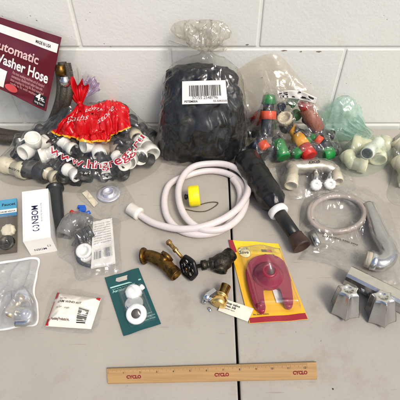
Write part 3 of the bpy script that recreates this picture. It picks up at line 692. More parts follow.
b = MB(); b.tube([p1-up*.4, p2], [1.35, 1.3], 28); link('pipe_wall', b, mat('black pipe', '#1a1b1b', .35, var=.2), bp_)
b = MB(); a_ = p2-ax*1.2; b.lathe([(1.3, 0), (1.5, .1), (1.55, 1.0), (1.75, 1.7), (1.95, 2.6), (1.9, 2.9), (1.6, 2.9), (1.3, 1.8)], a_, ax, 32); link('rubber_cuff', b, mat('brown rubber', '#3d2a22', .45, var=.25, bump=.5), bp_)
b = MB(); b.lathe([(.01, 1.9), (1.3, 1.9)], a_, ax, 24); link('red_washer', b, mat('red brown washer', '#6e2018', .5), bp_)

# ================================================================== bags and what is inside them
def branch(mb, c, e, r, inner=.78, seg=26, body=.84):
    """a hollow socket from the centre c of a fitting out to its mouth e"""
    c, e = Vector(c), Vector(e); a = e-c; L = a.length
    col = min(L*.55, 1.9*r)
    mb.lathe([(r*body, 0), (r*body, L-col), (r, L-col+.12), (r, L-.05), (r*.97, L), (r*inner, L), (r*inner, L-col*.9), (.01, L-col*.9)], c, a, seg)
def fitting(name, c, mouths, r, m, label, group, inner=.78):
    c = Vector(c); o_ = thing(name, (c.x, c.y, max(0, c.z-r)), label, name.replace('_', ' '), group)
    b = MB()
    for e in mouths: branch(b, c, e, r, inner)
    if len(mouths) > 1: b.lathe([(.01, -r*.84)]+[(r*.84*math.sin(a), -r*.84*math.cos(a)) for a in (.4, .8, 1.2, 1.57, 1.9, 2.3, 2.7)]+[(.01, r*.84)], c, (0, 0, 1), 20)
    link('socket_body', b, m, o_); return o_

# ------------------------------------------------------------------ big red and clear bag of pipe fittings
rec0 = len(ALL); G = 'pipe fittings in the red printed bag'
fitting('pipe_tee', P(35, 147, 4.6), [P(32.5, 137.5, 8.2), P(22.5, 153.5, 5.4), P(47, 141, 4.2)], 1.75, m_pvc, 'white tee with its round mouth facing up, at the left of the red printed bag', G)
fitting('pipe_tee', P(97, 144, 5.0), [P(83, 146, 6.4), P(106, 141, 5.0), P(100, 156, 4.6)], 1.65, m_pvc, 'white tee under the gold edge of the red print, mouth to the left', G)
fitting('pipe_coupling', P(47, 155, 4.0), [P(40, 157, 4.0), P(56, 153, 4.0)], 1.75, m_pvc, 'white straight coupling partly under the letters at the left', G)
o1 = fitting('pipe_piece', P(14, 168, 2.2), [P(3, 164, 2.2), P(26, 171, 2.2)], 1.95, m_pvcb, 'ivory pipe piece at the lower left end of the red printed bag', G, .85)
b = MB(); vs, fs_ = text_geo('MADE IN USA', .75, .02)
a_ = P(8, 168.5, 4.2); u_ = (P(20, 172.5, 4.2)-a_).normalized(); v_ = Vector((0, 0, 1)).cross(u_)
b.add([a_+u_*q.x+v_*q.y+Vector((0, 0, .05-.28*(q.y+.2)**2*0)) for q in vs], fs_, True); link('stamp', b, m_ink, o1)
fitting('pipe_coupling', P(37, 171, 2.2), [P(27, 168, 2.2), P(47, 174, 2.2)], 2.2, m_rubg, 'dark grey rubber coupling beside the ivory pipe piece', G)
fitting('pipe_plug', P(51, 175, 1.6), [P(48, 173, 1.6), P(57, 178, 1.4)], 1.6, m_pvcb, 'beige plug at the lower left, right of the grey rubber coupling', G)
fitting('pipe_coupling', P(106, 170, 2.2), [P(106, 165, 2.6), P(107, 176, 1.7)], 1.6, m_pvc, 'short white coupling at the bottom middle of the red printed bag', G)
fitting('pipe_elbow', P(147, 147, 3.2), [P(139, 142, 3.0), P(152, 155, 3.0)], 2.1, m_pvc, 'large white elbow at the right end of the red printed bag', G)
fitting('pipe_coupling', P(133, 157, 2.6), [P(137, 153, 2.6), P(128.5, 162, 4.2)], 1.75, m_pvc, 'white coupling with open mouth just below the last letters', G, .86)
fitting('pipe_coupling', P(142, 152, 2.2), [P(145, 148, 2.2), P(140, 158, 4.0)], 1.75, m_pvc, 'white coupling with open ring mouth at the lower right of the letters', G, .88)
fitting('pipe_elbow', P(133, 131, 4.5), [P(126, 126, 4.5), P(137, 138, 4.5)], 1.6, m_pvcb, 'beige elbow right of the scalloped gold edge of the red print', G)
fitting('pipe_elbow', P(110, 147, 4.2), [P(104, 151, 4.0), P(118, 150, 4.0)], 1.7, mat('taupe plastic', '#9b8a78', .45), 'taupe elbow below the middle of the red print', G)
fitting('pipe_elbow', P(67, 146, 5.4), [P(62, 140, 6.4), P(74, 150, 5.0)], 1.55, m_pvc, 'white elbow between the left coupling and the first tee under the red print', G)
fitting('pipe_coupling', P(121, 160, 4.2), [P(116, 156, 4.0), P(125, 165, 4.8)], 1.5, m_pvc, 'white coupling under the last but one group of letters', G)
fitting('pipe_elbow', P(72, 172, 3.6), [P(66, 169, 3.6), P(78, 177, 3.2)], 1.45, m_pvc, 'white elbow in the front row between the beige plug and the short white coupling', G)
blk = [(18,151,3),(25,143,3.4),(52,142,4),(64,150,4),(72,146,4.4),(60,164,2.6),(72,168,2.4),(84,160,3),(88,172,2),(96,164,2.6),(116,158,3.4),(120,142,5),(126,150,4),(118,168,2.2),(78,174,1.6),(124,166,1.8),(139,131,3.8),(150,133,3.2),(108,134,5.2),(60,132,4.6),(76,134,5.4),(92,132,5.8),(44,132,4),(120,130,5),(68,158,3.4),(144,158,2.4),(98,172,1.8),(64,173,1.9),(92,152,3.2),(76,154,3.6),(113,171,1.8),(30,161,2.4),(120,172,1.8),(55,150,3),(84,168,3.6),(110,160,3.6),(20,160,2.2),(140,141,3),(104,124,6),(88,122,6.4),(72,124,6),(84,124,8),(98,122,8.2),(114,121,8),(122,126,6.6),(70,128,6.5),(132,124,5.6),(106,112,8.6),(118,114,8.2)]
rr = random.Random(4); m_rubs = [m_rub, m_rubg, mat('charcoal plastic', '#1b1c1f', .35, var=.2)]
for i, (x, y, h) in enumerate(blk):
    a = rr.uniform(0, 6.28); c = P(x, y, h); L_ = rr.uniform(1.6, 2.6); e1 = Vector((math.cos(a), math.sin(a), rr.uniform(-.25, .35)))*L_; a2 = a+rr.choice((math.pi, math.pi/2, math.pi))
    e2 = Vector((math.cos(a2), math.sin(a2), rr.uniform(-.2, .2)))*L_
    fitting('pipe_elbow' if abs(a2-a-math.pi/2) < .1 else 'pipe_coupling', c, [c+e1, c+e2], rr.uniform(1.25, 1.75), m_rubs[i % 3], '%s plastic %s heaped among the others inside the red printed bag' % (('black', 'dark grey', 'charcoal')[i % 3], 'elbow' if abs(a2-a-math.pi/2) < .1 else 'coupling'), G)
b = MB(); vs, fs_ = text_geo('3/4', 1.1, .03); a_ = P(84, 174, 4.0); b.add([a_+Vector((q.x, q.y*.8, q.y*.5)) for q in vs], fs_, True)
o = link('size_mark', b, m_inkw); tag(o, 'small white size mark on a black fitting below the letters', 'marking')
out = px_outline([(-6,166),(0,180),(16,186),(40,187),(62,192),(90,193),(114,190),(138,182),(158,169),(167,150),(164,138),(150,131),(128,130),(100,128),(70,129),(44,134),(20,141),(4,153)])
knot = PW(80, 104.5, P(80, 140).y)
km = MB()
for x_, y_, z_, r_ in ((80, 140, 11.2, 3.5), (97, 141, 10.6, 4.5), (114, 140, 10.8, 4.5), (124, 142, 9.2, 4), (66, 144, 7.8, 4), (136, 146, 6.6, 4), (48, 148, 6.0, 4)):
    c = P(x_, y_, 0); km.lathe([(r_*1.25, 0), (r_, z_*.5), (r_*.6, z_*.82), (.3, z_)], c, (0, 0, 1), 14)
D = Drape(out, ALL[rec0:]+[(km.v, km.f)], nr=64, na=220, iters=420, sag=.996, wr=.75, knot=(knot.x, knot.y))
redbag = thing('plastic_bag', (P(80, 160).x, P(80, 160).y, 0), 'tied clear plastic bag with red print and web address, bulging with pipe fittings', 'plastic bag')
D.link('film', film('smoky clear film', 'f8f8f6', .01, 'e4e4de', .02, .09, .8, 22, .035, .22), redbag)
def on_drape_patch(D, top, bottom, n=26, off=.1, t0=0, t1=1, pleat=0, k=9):
    tp, bt = spline([Vector((x, y, 0)) for x, y in top], 12), spline([Vector((x, y, 0)) for x, y in bottom], 12); M_ = 110; mb = MB()
    def smp(l, t): f_ = t*(len(l)-1); i = min(int(f_), len(l)-2); return l[i].lerp(l[i+1], f_-i)
    def f(i, j):
        t = t0+(t1-t0)*i/(n-1); s_ = j/(M_-1); q = smp(tp, s_).lerp(smp(bt, s_), t)
        return D.hit(q.x, q.y, off+pleat*(.3+.7*t)*((1+math.sin(s_*k*2*math.pi+math.sin(s_*17)+t*1.5*math.sin(s_*9)))*.5+.7*ridged(Vector((s_*6, t*.8, 0)), 1)))
    mb.surf(n, M_, f); return mb
m_redf = mat('red printed film', '#d8141c', .22, var=.10, vscale=30, bump=.8, bscale=40, coat=.3)
n = m_redf.node_tree; bsd = n.nodes['Principled BSDF']; tcn = n.nodes.new('ShaderNodeBsdfTranslucent'); tcn.inputs[0].default_value = lin('#d8141c'); mxs = n.nodes.new('ShaderNodeMixShader'); mxs.inputs[0].default_value = .25
n.links.new(bsd.outputs[0], mxs.inputs[1]); n.links.new(tcn.outputs[0], mxs.inputs[2]); n.links.new(mxs.outputs[0], n.nodes['Material Output'].inputs['Surface'])
TOP = [(74, 108), (78, 105), (84, 105), (92, 107), (100, 104), (110, 100), (118, 100), (126, 105)]
BOT = [(53, 133), (60, 136), (70, 139.5), (81, 140), (91, 144), (99, 143), (106, 145), (114, 138), (122, 131), (130, 128)]
TOP = [(77, 105), (79, 104), (82, 104.5), (90, 106), (99, 103.5), (108, 100.5), (118, 101.5), (128, 108)]
rp_mb = on_drape_patch(D, TOP, BOT, off=.12, t1=.95, pleat=.55); link('red_print', rp_mb, m_redf, redbag, rec=False)
class Hit: pass
RP = Hit(); RP.tree = BVHTree.FromPolygons(rp_mb.v, rp_mb.f); RP.hit = lambda x, y, off=.06: (lambda h, d: (h[0]-d*off) if h[0] is not None else D.hit(x, y, .3))(RP.tree.ray_cast(ORG, ray(x, y)), ray(x, y))
link('gold_edge', on_drape_patch(D, TOP, BOT, n=4, off=.13, t0=.945, t1=1.0, pleat=.55), mat('gold printed edge', '#e0a62a', .3), redbag, rec=False)
def text_on_drape(D, s_, curve, h, off, bold=.02, shear=0):
    vs, fs = text_geo(s_, 1.0, bold, shear=shear); x1 = max(q.x for q in vs); sp = spline([Vector((x, y, 0)) for x, y in curve], 14)
    cl = [0]
    for i in range(1, len(sp)): cl.append(cl[-1]+(sp[i]-sp[i-1]).length)
    def at(x):
        d_ = x/x1*cl[-1]; i = 0
        while i < len(cl)-2 and cl[i+1] < d_: i += 1
        t = (sp[i+1]-sp[i]).normalized(); return sp[i]+t*(d_-cl[i]), Vector((t.y, -t.x, 0))
    mb = MB(); w_ = []
    for q in vs:
        p, nn = at(q.x); s = p+nn*q.y*h; w_.append(D.hit(s.x, s.y, off))
    mb.add(w_, fs, True); return mb
CV = [(49, 152), (60, 158), (72, 164), (84, 167.5), (96, 169), (108, 168), (118, 164.5), (128, 158), (137, 149), (145, 138)]
link('address_outline', text_on_drape(D, 'www.hhgregg.ru', CV, 11.5, .20, .045), m_inkw, redbag, rec=False)
link('address_lettering', text_on_drape(D, 'www.hhgregg.ru', CV, 11.5, .27, .006), mat('crimson lettering', '#a8142a', .4), redbag, rec=False)
b = text_on_drape(RP, 'Baths', [(66, 123), (74, 121), (82, 120), (89, 119)], 7.5, .1, -.012, .5); b2 = text_on_drape(RP, 'store', [(97, 124), (104, 120), (110, 114), (115, 108)], 7.5, .1, -.012, .5); b3 = text_on_drape(RP, 'tony', [(84, 113), (91, 110.5), (98, 110), (104, 112)], 5.5, .1, -.012, .5)
for q in (b, b2, b3): link('script_lettering', q, m_inkw, redbag, rec=False)
kp = knot.copy()
def at_depth(px, py, ref, dy=0.0): return PW(px, py, ref.y+dy)
b = MB(); fan(b, kp, at_depth(58, 82, kp, .8), at_depth(90, 79, kp, 1.2), 5, 1.2, r0=.6, bulge=-.6, seed=1, curl=.8); link('red_tail', b, m_redf, redbag, rec=False)
b = MB(); b.lathe([(.5, -.8), (.75, -.3), (.5, 0), (.8, .35), (.5, .8)], kp+Vector((0, 0, .1)), (-.15, .3, 1), 20, 7, .2); link('tied_neck', b, m_redf, redbag, rec=False)
m_lil = film('lilac film', 'e6d2ee', .30, 'd9c0e6', .12, .12, 1.0, 60, .25, .3)
b = MB(); fan(b, at_depth(84, 98, kp, .6), at_depth(82, 74, kp, 2.4), at_depth(104, 87, kp, 2.0), 8, 1.6, r0=.3, bulge=1.2, seed=3, curl=1.5); link('lilac_tail', b, m_lil, redbag, rec=False)
b = MB(); fan(b, kp, at_depth(60, 68, kp, 2), at_depth(96, 72, kp, 2.4), 5, 1.2, r0=.3, bulge=.6, seed=5, curl=1.0); link('clear_tail', b, clear, redbag, rec=False)

# ------------------------------------------------------------------ washer hose packet leaning on the wall
m_mar = mat('maroon print', '#5e1222', .25, var=.10, vscale=20, coat=.4, bump=1.0, bscale=22)
wp = thing('washer_hose_packet', (PW(20, 110, 78).x, 78, 3), 'maroon washer hose packet with white lettering, leaning on the wall at the left', 'packet')
tl, tr, br, bl_ = PW(-32, 7, 82.6), PW(61.5, 37.5, 82.2), PW(46, 111.5, 77.5), PW(-48, 66, 78.2)
sh = Sheet(tl, tr, br, bl_, .05); sh.n = -sh.n if sh.n.y > 0 else sh.n
def pf(side):
    def f(i, j):
        u, v = i/30, j/30; return sh.at(u, v, side)+sh.n*.5*noise.noise(Vector((u*4, v*4, 1)))
    return f
b = MB(); b.surf(31, 31, pf(0)); b.surf(31, 31, pf(-.15)); link('printed_front', b, m_mar, wp)
def ppatch(u0, v0, u1, v1, off=.05):
    mb = MB(); mb.surf(15, 7, lambda i, j: sh.at(u0+(u1-u0)*i/14, v0+(v1-v0)*j/6, off)+sh.n*.5*noise.noise(Vector(((u0+(u1-u0)*i/14)*4, (v0+(v1-v0)*j/6)*4, 1)))); return mb
link('white_stripe', ppatch(.0, .09, .985, .20), m_paper, wp)
def wtext(items, name, m, off=.1):
    mb = MB()
    for t, u, v, h, bo, w_ in items: sh.text(mb, t, u, v, h, bo, off=0, w=w_)
    for i, q in enumerate(mb.v):
        u = v = .5                                   # lift each letter onto the slightly buckled front
        for _ in range(6):
            e_ = q-sh.at(u, v, 0); U = sh.q[1]-sh.q[0]; V = sh.q[3]-sh.q[0]; u += e_.dot(U)/U.length_squared; e_ = q-sh.at(u, v, 0); v += e_.dot(V)/V.length_squared
        mb.v[i] = q+sh.n*(off+.5*noise.noise(Vector((u*4, v*4, 1))))
    return link(name, mb, m, wp)
K = sh.W
wtext([('Automatic', .30, .43, 2.7, .02, .52*K)], 'upper_lettering', mat('pink white ink', '#d9b9b4', .5))
wtext([('Washer Hose', .345, .625, 3.1, .024, .61*K)], 'title_lettering', m_inkw)
wtext([(t_, .575, .695+.052*k_, .85, .0, w_*K) for k_, (t_, w_) in enumerate((('Fits most washing machines and all standard', .35), ('connections. Reinforced rubber hose with', .34), ('brass couplings for long life. Burst tested and', .36), ('ready to fit with washers.', .30)))], 'small_lettering', mat('pale pink ink', '#cf9a98', .5))
wtext([('MADE IN USA', .74, .165, .85, .02, 3.3)], 'stripe_lettering', m_ink)
link('black_square', ppatch(.845, .80, .975, .965, .09), m_ink, wp)
wtext([('4', .865, .89, 2.0, .03, None), ('ft.', .92, .885, 1.2, .02, None), ('long hose', .86, .94, .7, 0, .1*K)], 'length_lettering', m_inkw, .13)
b = MB(); sh.disc(b, .60, .90, 1.3, .35, .8); link('red_seal', b, mat('salmon seal', '#c8484a', .5), wp)
link('white_panel', ppatch(.40, .70, .52, .95, .09), m_paper, wp)
b = MB()
def wf(i, j):
    u, v = -.02+1.2*i/40, -.02+1.55*j/40; bul = math.sin(max(0, min(1, (u+.02)/1.2))*math.pi)*.8
    return sh.at(u, v, -.5-1.6*bul)+sh.n*.7*noise.noise(Vector((u*7, v*5, 4)))
b.surf(41, 41, wf); 
for q in b.v: q.y = min(q.y, WY-.3); q.z = max(q.z, .15)
link('clear_pouch', b, clear, wp, rec=False)
bh = thing('braided_hose', (PW(40, 120, 76).x, 76, 0), 'dark braided steel hose looped inside the pouch of the maroon packet', 'hose')
m_braid = mat('braided steel', '#4c463c', .5, .5, var=.4, vscale=400, bump=1, bscale=500)
for k, (dx, dy, dz) in enumerate(((0, 0, 0), (4.5, 1.2, 0), (-4, 3, .6))):
    pth = [PW(62+dx, 62+dy, 81.5), PW(65+dx, 80+dy, 80), PW(62+dx, 102+dy, 78), P(50+dx, 126+dy, 2.6+dz), P(30+dx, 134+dy, 2+dz), P(8+dx, 133+dy*2, 1.8+dz), P(-14, 128+dy*2, 2)]
    b = MB(); b.tube(spline(pth, 8), .95, 16); link('hose_strand', b, m_braid, bh)
b = MB(); c = PW(62, 75, 80.2); b.lathe([(.8, 0), (1.3, .1), (1.3, 1.5), (1.1, 1.7), (1.1, 2.2)], c, (0, .3, 1), 6); link('hose_nut', b, m_brass, bh)
b = MB(); c = PW(66, 86, 79.2); b.lathe([(.8, 0), (1.3, .1), (1.3, 1.5), (1.1, 1.7), (1.1, 2.2)], c, (0, .3, 1), 6); link('hose_nut', b, m_chromed, bh)

# ------------------------------------------------------------------ tall black bundle in clear bag with barcode
YB = 76.5
def c_at(px, py): return PW(px, py, YB)
base_c = P(203, 150); sc = (P(243, 160)-P(163, 160)).length/2
bb = thing('black_bundle', (base_c.x, base_c.y, 0), 'bulky black plastic bundle filling the tied clear bag that carries a barcode', 'bundle')
cx = P(203, 150).x; m_bb = mat('crumpled black bag', '#0c0c0d', .36, var=.25, vscale=30, bump=1.0, bscale=35)
tz = PW(203, 68, 80).z
b = MB(); blob(b, [(cx-.4, 75.3, .1, 8.6, 4.6), (cx-.4, 75.3, .8, 10.4, 6.2), (cx-.2, 75.4, 4, 10.4, 6.6), (cx+.1, 76.2, 9, 9.3, 6.0), (cx+.1, 77.5, 14, 8.6, 4.8), (cx, 78.6, tz-2.5, 8.0, 3.8), (cx-.5, 79.2, tz-.4, 6.8, 2.8), (cx-1.5, 79.4, tz+.8, 3.5, 1.2)], 220, ex=2.8, amp=1.1, sc=.3, seed=3, stretch=(1, 1, .55), cre=.8)
link('crumpled_plastic', b, m_bb, bb)
cb = thing('plastic_bag', (cx, 75, 0), 'tall tied clear plastic bag with a white barcode label, standing against the wall', 'plastic bag')
nk = PW(206, 51, 80.5)
b = MB(); blob(b, [(cx-1.0, 75.0, .12, 9.2, 5.6), (cx-1.0, 75.1, .9, 10.9, 6.8), (cx-.4, 75.2, 4, 10.8, 7.0), (cx+.1, 75.9, 9, 9.9, 6.5), (cx+.1, 77.2, 14, 9.2, 5.3), (cx+.1, 78.4, tz-1.4, 8.4, 4.2), (cx+.3, 79.4, tz+1.0, 6.2, 2.9), (nk.x+.2, nk.y, nk.z-1.2, 2.6, 1.6), (nk.x, nk.y, nk.z, 1.1, .9)], 160, ex=2.7, amp=.6, sc=.3, seed=9, stretch=(1.4, 1.4, .35))
bagv = b; link('film', b, film('clear sack', 'f8f8f6', .006, 'dcdcd8', .012, .12, 1.0, 24, .02, .22), cb, rec=False)
tfil = film('hazy film tail', 'f8f6f1', .09, 'ebe7de', .04, .12, 1.0, 40, .22, .35)
b = MB(); blob(b, [(nk.x, nk.y, nk.z-.3, .9, .7), (nk.x-.2, 80.8, nk.z+.8, 2.2, 1.2), (nk.x-.9, 81.2, nk.z+2.4, 4.9, 1.6), (nk.x-1.0, 81.6, nk.z+4.0, 5.6, 1.3), (nk.x-1.2, 82.0, nk.z+5.2, 4.6, .7), (nk.x-1.6, 82.2, nk.z+5.8, 3.0, .35)], 150, ex=2.1, amp=1.5, sc=.42, seed=31, stretch=(1.1, 1, .35), closed=False, cre=.8); link('bag_tail', b, tfil, cb, rec=False)
b = MB(); fan(b, nk, PW(206, 34, 80.6), PW(231, 49, 79.8), 3, 1.6, r0=.5, bulge=-.8, seed=4, curl=1.6); link('bag_tail', b, tfil, cb, rec=False)
b = MB(); fan(b, nk, PW(158, 47, 81.6), PW(190, 30, 82.0), 3, 1.2, r0=.4, bulge=-.3, seed=7, curl=.8); link('bag_tail', b, clear, cb, rec=False)
T = BVHTree.FromPolygons(bagv.v, bagv.f)
def hitT(px, py, off=.1):
    d_ = ray(px, py); h = T.ray_cast(ORG, d_); n_ = h[1] if h[1].dot(d_) < 0 else -h[1]; return h[0]+n_*off
lab = [(182, 81.3), (225.5, 80), (227.6, 103.2), (182, 104.3)]
yb_ = min(hitT(x, y).y for x, y in [(182, 81), (204, 81), (225, 81)]+[(190, 92), (204, 92), (215, 92)]); q = [hitT(x, y, .1) for x, y in lab]
yt, yl = min(hitT(x, 82).y for x in (184, 190, 197, 204, 213, 222))-.3, min(hitT(x, 103).y for x in (184, 190, 197, 204, 213, 222))-.35
sh = Sheet(PW(182, 81.3, yt), PW(225.5, 80, yt), PW(227.6, 103.2, yl), PW(182, 104.3, yl), .02); sh.n = -sh.n if sh.n.y > 0 else sh.n
b = MB()
def lf(side): return lambda i, j: sh.at(i/16, j/10, side)-sh.n*(.35*((i/8-1)**2))
b.surf(17, 11, lf(0)); b.surf(17, 11, lf(-.03)); o = link('barcode_label', b, m_paper, cb, rec=False)
b = MB(); barcode(sh, b, .16, .19, .88, .66, .03, 3, n=30); sh.text(b, '37155 2548796', .22, .79, .85, 0, off=.03, w=5.4); sh.text(b, 'PSTEM00A', .05, .93, .62, .02, off=.03); sh.text(b, '55-50R0508', .69, .93, .58, .01, off=.03)
for i, v in enumerate(b.v):
    u = (v-sh.q[0]).dot(sh.q[1]-sh.q[0])/(sh.q[1]-sh.q[0]).length_squared; b.v[i] = v-sh.n*(.35*((u*2-1)**2))+sh.n*.03
ob = link('barcode', b, m_ink, cb, rec=False)

# ------------------------------------------------------------------ bag of coloured hose connectors
rec0 = len(ALL); G = 'garden hose connectors in the clear bag'
m_or = mat('orange plastic', '#e8501c', .35, var=.05); m_grn = mat('green plastic', '#1c8a3e', .35, var=.06); m_red = mat('red plastic', '#c22a20', .35); m_yo = mat('amber plastic', '#e9a41e', .35); m_sal = mat('salmon plastic', '#9c5a40', .45)
def connector(c, e, r, parts, label):
    """parts = [(t0, t1, r0, r1, material, name)] along the axis"""
    c, e = Vector(c), Vector(e); a = e-c; L = a.length; t = thing('hose_connector', (c.x, c.y, max(0, c.z-r)), label, 'hose connector', G)
    for t0, t1, k0, k1, m, nm in parts:
        b = MB(); s0, s1 = t0*L, t1*L
        b.lathe([(r*k0*.8, s0), (r*k0, s0+.08), (r*k1, s1-.08), (r*k1*.88, s1), (r*k1*.7, s1), (r*k1*.68, s1-.5*(s1-s0)), (.01, s1-.5*(s1-s0))], c, a, 40, 20, .06); link(nm, b, m, t)
    return t
connector(P(267, 137, 4.8), PW(269, 95, 79.5), 1.6, [(0, .45, .9, 1.0, m_rub, 'socket'), (.42, .62, 1.22, 1.18, m_or, 'orange_collar'), (.62, .8, .8, .8, m_rub, 'neck'), (.78, 1.0, 1.1, .85, m_grn, 'green_nozzle')], 'black connector with orange collar and green nozzle at the left of the connector bag')
connector(P(287, 128, 4.4), PW(284.5, 117, 76.5), 1.75, [(0, .7, 1, 1, m_rubg, 'socket'), (.7, 1.0, 1.05, 1.05, m_pvcb, 'pale_ring')], 'connector seen end on with a pale ring round a dark mouth')
connector(P(310, 157, 2.6), P(289, 124, 5.0), 1.6, [(0, .3, 1.15, 1.1, m_red, 'red_collar'), (.3, .62, 1.1, 1.0, m_yo, 'amber_sleeve'), (.60, .95, .75, .7, m_yo, 'amber_neck')], 'amber connector with a red collar lying across the middle of the connector bag')
connector(P(318, 130, 4.6), PW(302, 101, 79.5), 1.6, [(0, .75, 1.1, 1.15, m_sal, 'salmon_sleeve'), (.72, 1.0, .9, .8, m_red, 'red_tip')], 'salmon sleeve with a red tip at the upper right of the connector bag')
connector(P(284, 158, 2.4), P(276, 138, 4.0), 1.45, [(0, .8, 1.1, 1.1, m_grn, 'green_sleeve'), (.78, 1, .8, .8, m_rub, 'socket')], 'green sleeved connector at the bottom middle of the connector bag')
connector(P(322, 155, 2.0), P(336, 151, 1.8), 1.5, [(0, .7, 1.1, 1.0, m_grn, 'green_sleeve'), (.68, 1, .8, .8, m_rub, 'socket')], 'green connector at the lower right corner of the connector bag')
connector(P(254, 122, 4.0), P(262, 112, 5.0), 1.3, [(0, .7, 1.1, 1.0, m_red, 'red_sleeve'), (.68, 1, .8, .8, m_rub, 'socket')], 'small red connector behind the orange collared one')
connector(P(300, 157, 2.2), P(292, 146, 3.0), 1.4, [(0, .6, 1.1, 1.0, m_grn, 'green_sleeve'), (.58, 1, .8, .8, m_rub, 'socket')], 'green connector under the amber one')
connector(P(262, 158, 2.0), P(254, 146, 2.4), 1.7, [(0, 1, 1.1, 1.0, m_rub, 'socket')], 'plain black connector at the lower left of the connector bag')
connector(P(266, 150, 3.4), P(258, 138, 4.6), 1.3, [(0, .6, 1.1, 1.0, m_or, 'orange_sleeve'), (.58, 1, .8, .8, m_rub, 'socket')], 'small orange connector below the orange collared one')
connector(P(326, 146, 3.4), P(316, 138, 4.6), 1.3, [(0, .5, 1.1, 1.0, m_rub, 'socket'), (.5, 1, .9, .8, m_or, 'orange_tip')], 'black connector with an orange tip at the right of the connector bag')
rr = random.Random(9)
for i, (x, y, h) in enumerate([(252,134,3),(258,146,3.4),(300,133,4.6),(309,140,3.6),(322,141,3),(316,148,3),(330,146,2),(296,112,5.4),(276,112,5.6),(281,104,6.4),(307,120,4.6),(292,98,6.6),(272,150,3),(249,150,1.6),(326,134,2.6),(268,126,4.4)]):
    a = rr.uniform(0, 6.28); c = P(x, y, h) if y > 115 else PW(x, y+3, 80); e = Vector((math.cos(a), math.sin(a)*.3, rr.uniform(-.2, .4)))*2.2
    fitting('pipe_fitting', c, [c+e, c-e*.8], rr.uniform(1.0, 1.45), [m_rub, mat('navy plastic', '#232a44', .35), m_rub, m_grn][i % 4], 'small %s fitting filling the gaps between the coloured hose connectors' % ('black', 'navy', 'black', 'green')[i % 4], 'small fittings in the connector bag')
out = px_outline([(236,158),(240,168),(262,169),(290,166),(320,163),(342,160),(345,153),(336,140),(322,131),(296,129),(268,129),(248,134),(240,146)])
D2 = Drape(out, ALL[rec0:], nr=54, na=180, iters=260, sag=.992, wr=.8, dil=2)
cbag = thing('plastic_bag', (P(290, 150).x, P(290, 150).y, 0), 'crinkled clear bag holding green, orange and amber hose connectors', 'plastic bag')
D2.link('film', film('crinkly film', 'f8f6f2', .015, 'dcdcd6', .05, .07, 1.0, 40, .06, .30), cbag)
tp = D2.hit(290, 92, .1)
brf = film('brownish film', 'f6f1e8', .03, 'ddd5c6', .015, .12, 1.0, 30, .12, .3)
def mouth(seed, lo, hi):
    mb = MB(); lo = spline(lo, 10); hi = spline(hi, 10); n_ = len(lo)
    def f(i, j):
        t = i/24; p = lo[j].lerp(hi[j], t); w_ = noise.noise(Vector((j*.09+seed, t*1.2, seed)))*1.3+ridged(Vector((j*.16+seed, t*.9, 2)), 1)*.5
        p = p+Vector((0, -w_*math.sin(math.pi*min(1, t*.9+.1))**.6, .6*noise.noise(Vector((j*.07, seed, 5)))*t)); p.y = min(p.y, WY-.2); return p
    mb.surf(25, n_, f); return mb
link('bag_mouth', mouth(11, [PW(250, 112, 78), PW(268, 100, 78.4), PW(290, 100, 78), PW(324, 110, 77.5)], [PW(233, 72, 82.8), PW(256, 57, 83.4), PW(278, 56, 83.4), PW(298, 76, 83)]), brf, cbag, rec=False)
link('bag_mouth', mouth(15, [PW(254, 114, 77), PW(270, 104, 77.4), PW(292, 104, 77), PW(326, 112, 77)], [PW(240, 80, 82), PW(264, 68, 82.4), PW(290, 72, 82.4), PW(312, 84, 82)]), clear, cbag, rec=False)
HT, HB = [(277, 93), (288, 90.5), (302, 91.5), (317, 98)], [(279, 98), (289, 98.5), (302, 100.5), (315, 104)]
def card(t0, t1, u0, u1, off):
    a = spline([Vector((x, y, 0)) for x, y in HT], 8); c = spline([Vector((x, y, 0)) for x, y in HB], 8); mb = MB(); m_ = len(a)-1
    def f(i, j):
        u = (u0+(u1-u0)*j/20)*m_; k = min(int(u), m_-1); p = a[k].lerp(a[k+1], u-k).lerp(c[k].lerp(c[k+1], u-k), t0+(t1-t0)*i/8)
        return PW(p.x, p.y, 77.6-off+.5*noise.noise(Vector((u*.25, i*.12, 3))))
    mb.surf(9, 21, f); return mb
link('header_card', card(0, 1, 0, 1, 0), m_paper, cbag, rec=False, solid=.04)
rr = random.Random(5); b = MB()
for k in range(16):
    t0, u0 = rr.uniform(.05, .8), rr.uniform(.03, .85); q = card(t0, min(.96, t0+rr.uniform(.08, .3)), u0, u0+rr.uniform(.03, .12), .06); b.add(q.v, q.f)
link('header_print', b, m_ink, cbag, rec=False)

# ------------------------------------------------------------------ green bag of ivory fittings
rec0 = len(ALL); G = 'ivory fittings in the green bag'
m_iv = mat('ivory plastic', '#dcd3b4', .4, var=.08)
fitting('pipe_elbow', P(366, 147, 3.6), [P(352, 145, 3.2), P(372, 158, 2.6)], 2.4, m_iv, 'large ivory elbow in the middle of the green bag', G)
fitting('pipe_elbow', P(352, 163, 1.9), [P(346, 154, 2.4), P(366, 166, 1.8)], 1.75, m_iv, 'ivory elbow at the lower left of the green bag', G)
t_ = fitting('pipe_coupling', P(373, 147, 4.6), [P(379, 142, 4.6), P(367, 153.5, 5.2)], 1.45, m_pvc, 'white coupling with a grey end, pointing to the front in the green bag', G, .8)
b = MB(); a_ = P(367, 153.5, 5.2); ax = a_-P(373, 147, 4.6); b.lathe([(1.1, -.5), (1.15, .04), (.8, .05), (.75, -.3), (.4, -.3), (.4, .05), (.01, .06)], a_, ax, 24); link('grey_end', b, m_rubg, t_)
fitting('pipe_tee', P(378, 150, 2.4), [P(386, 142, 2.4), P(378, 160, 2), P(370, 144, 2.4)], 1.9, m_iv, 'ivory tee at the right end of the green bag', G)
out = px_outline([(340,158),(342,172),(355,177),(371,175),(387,166),(394,153),(388,141),(374,137),(356,138),(345,146)])
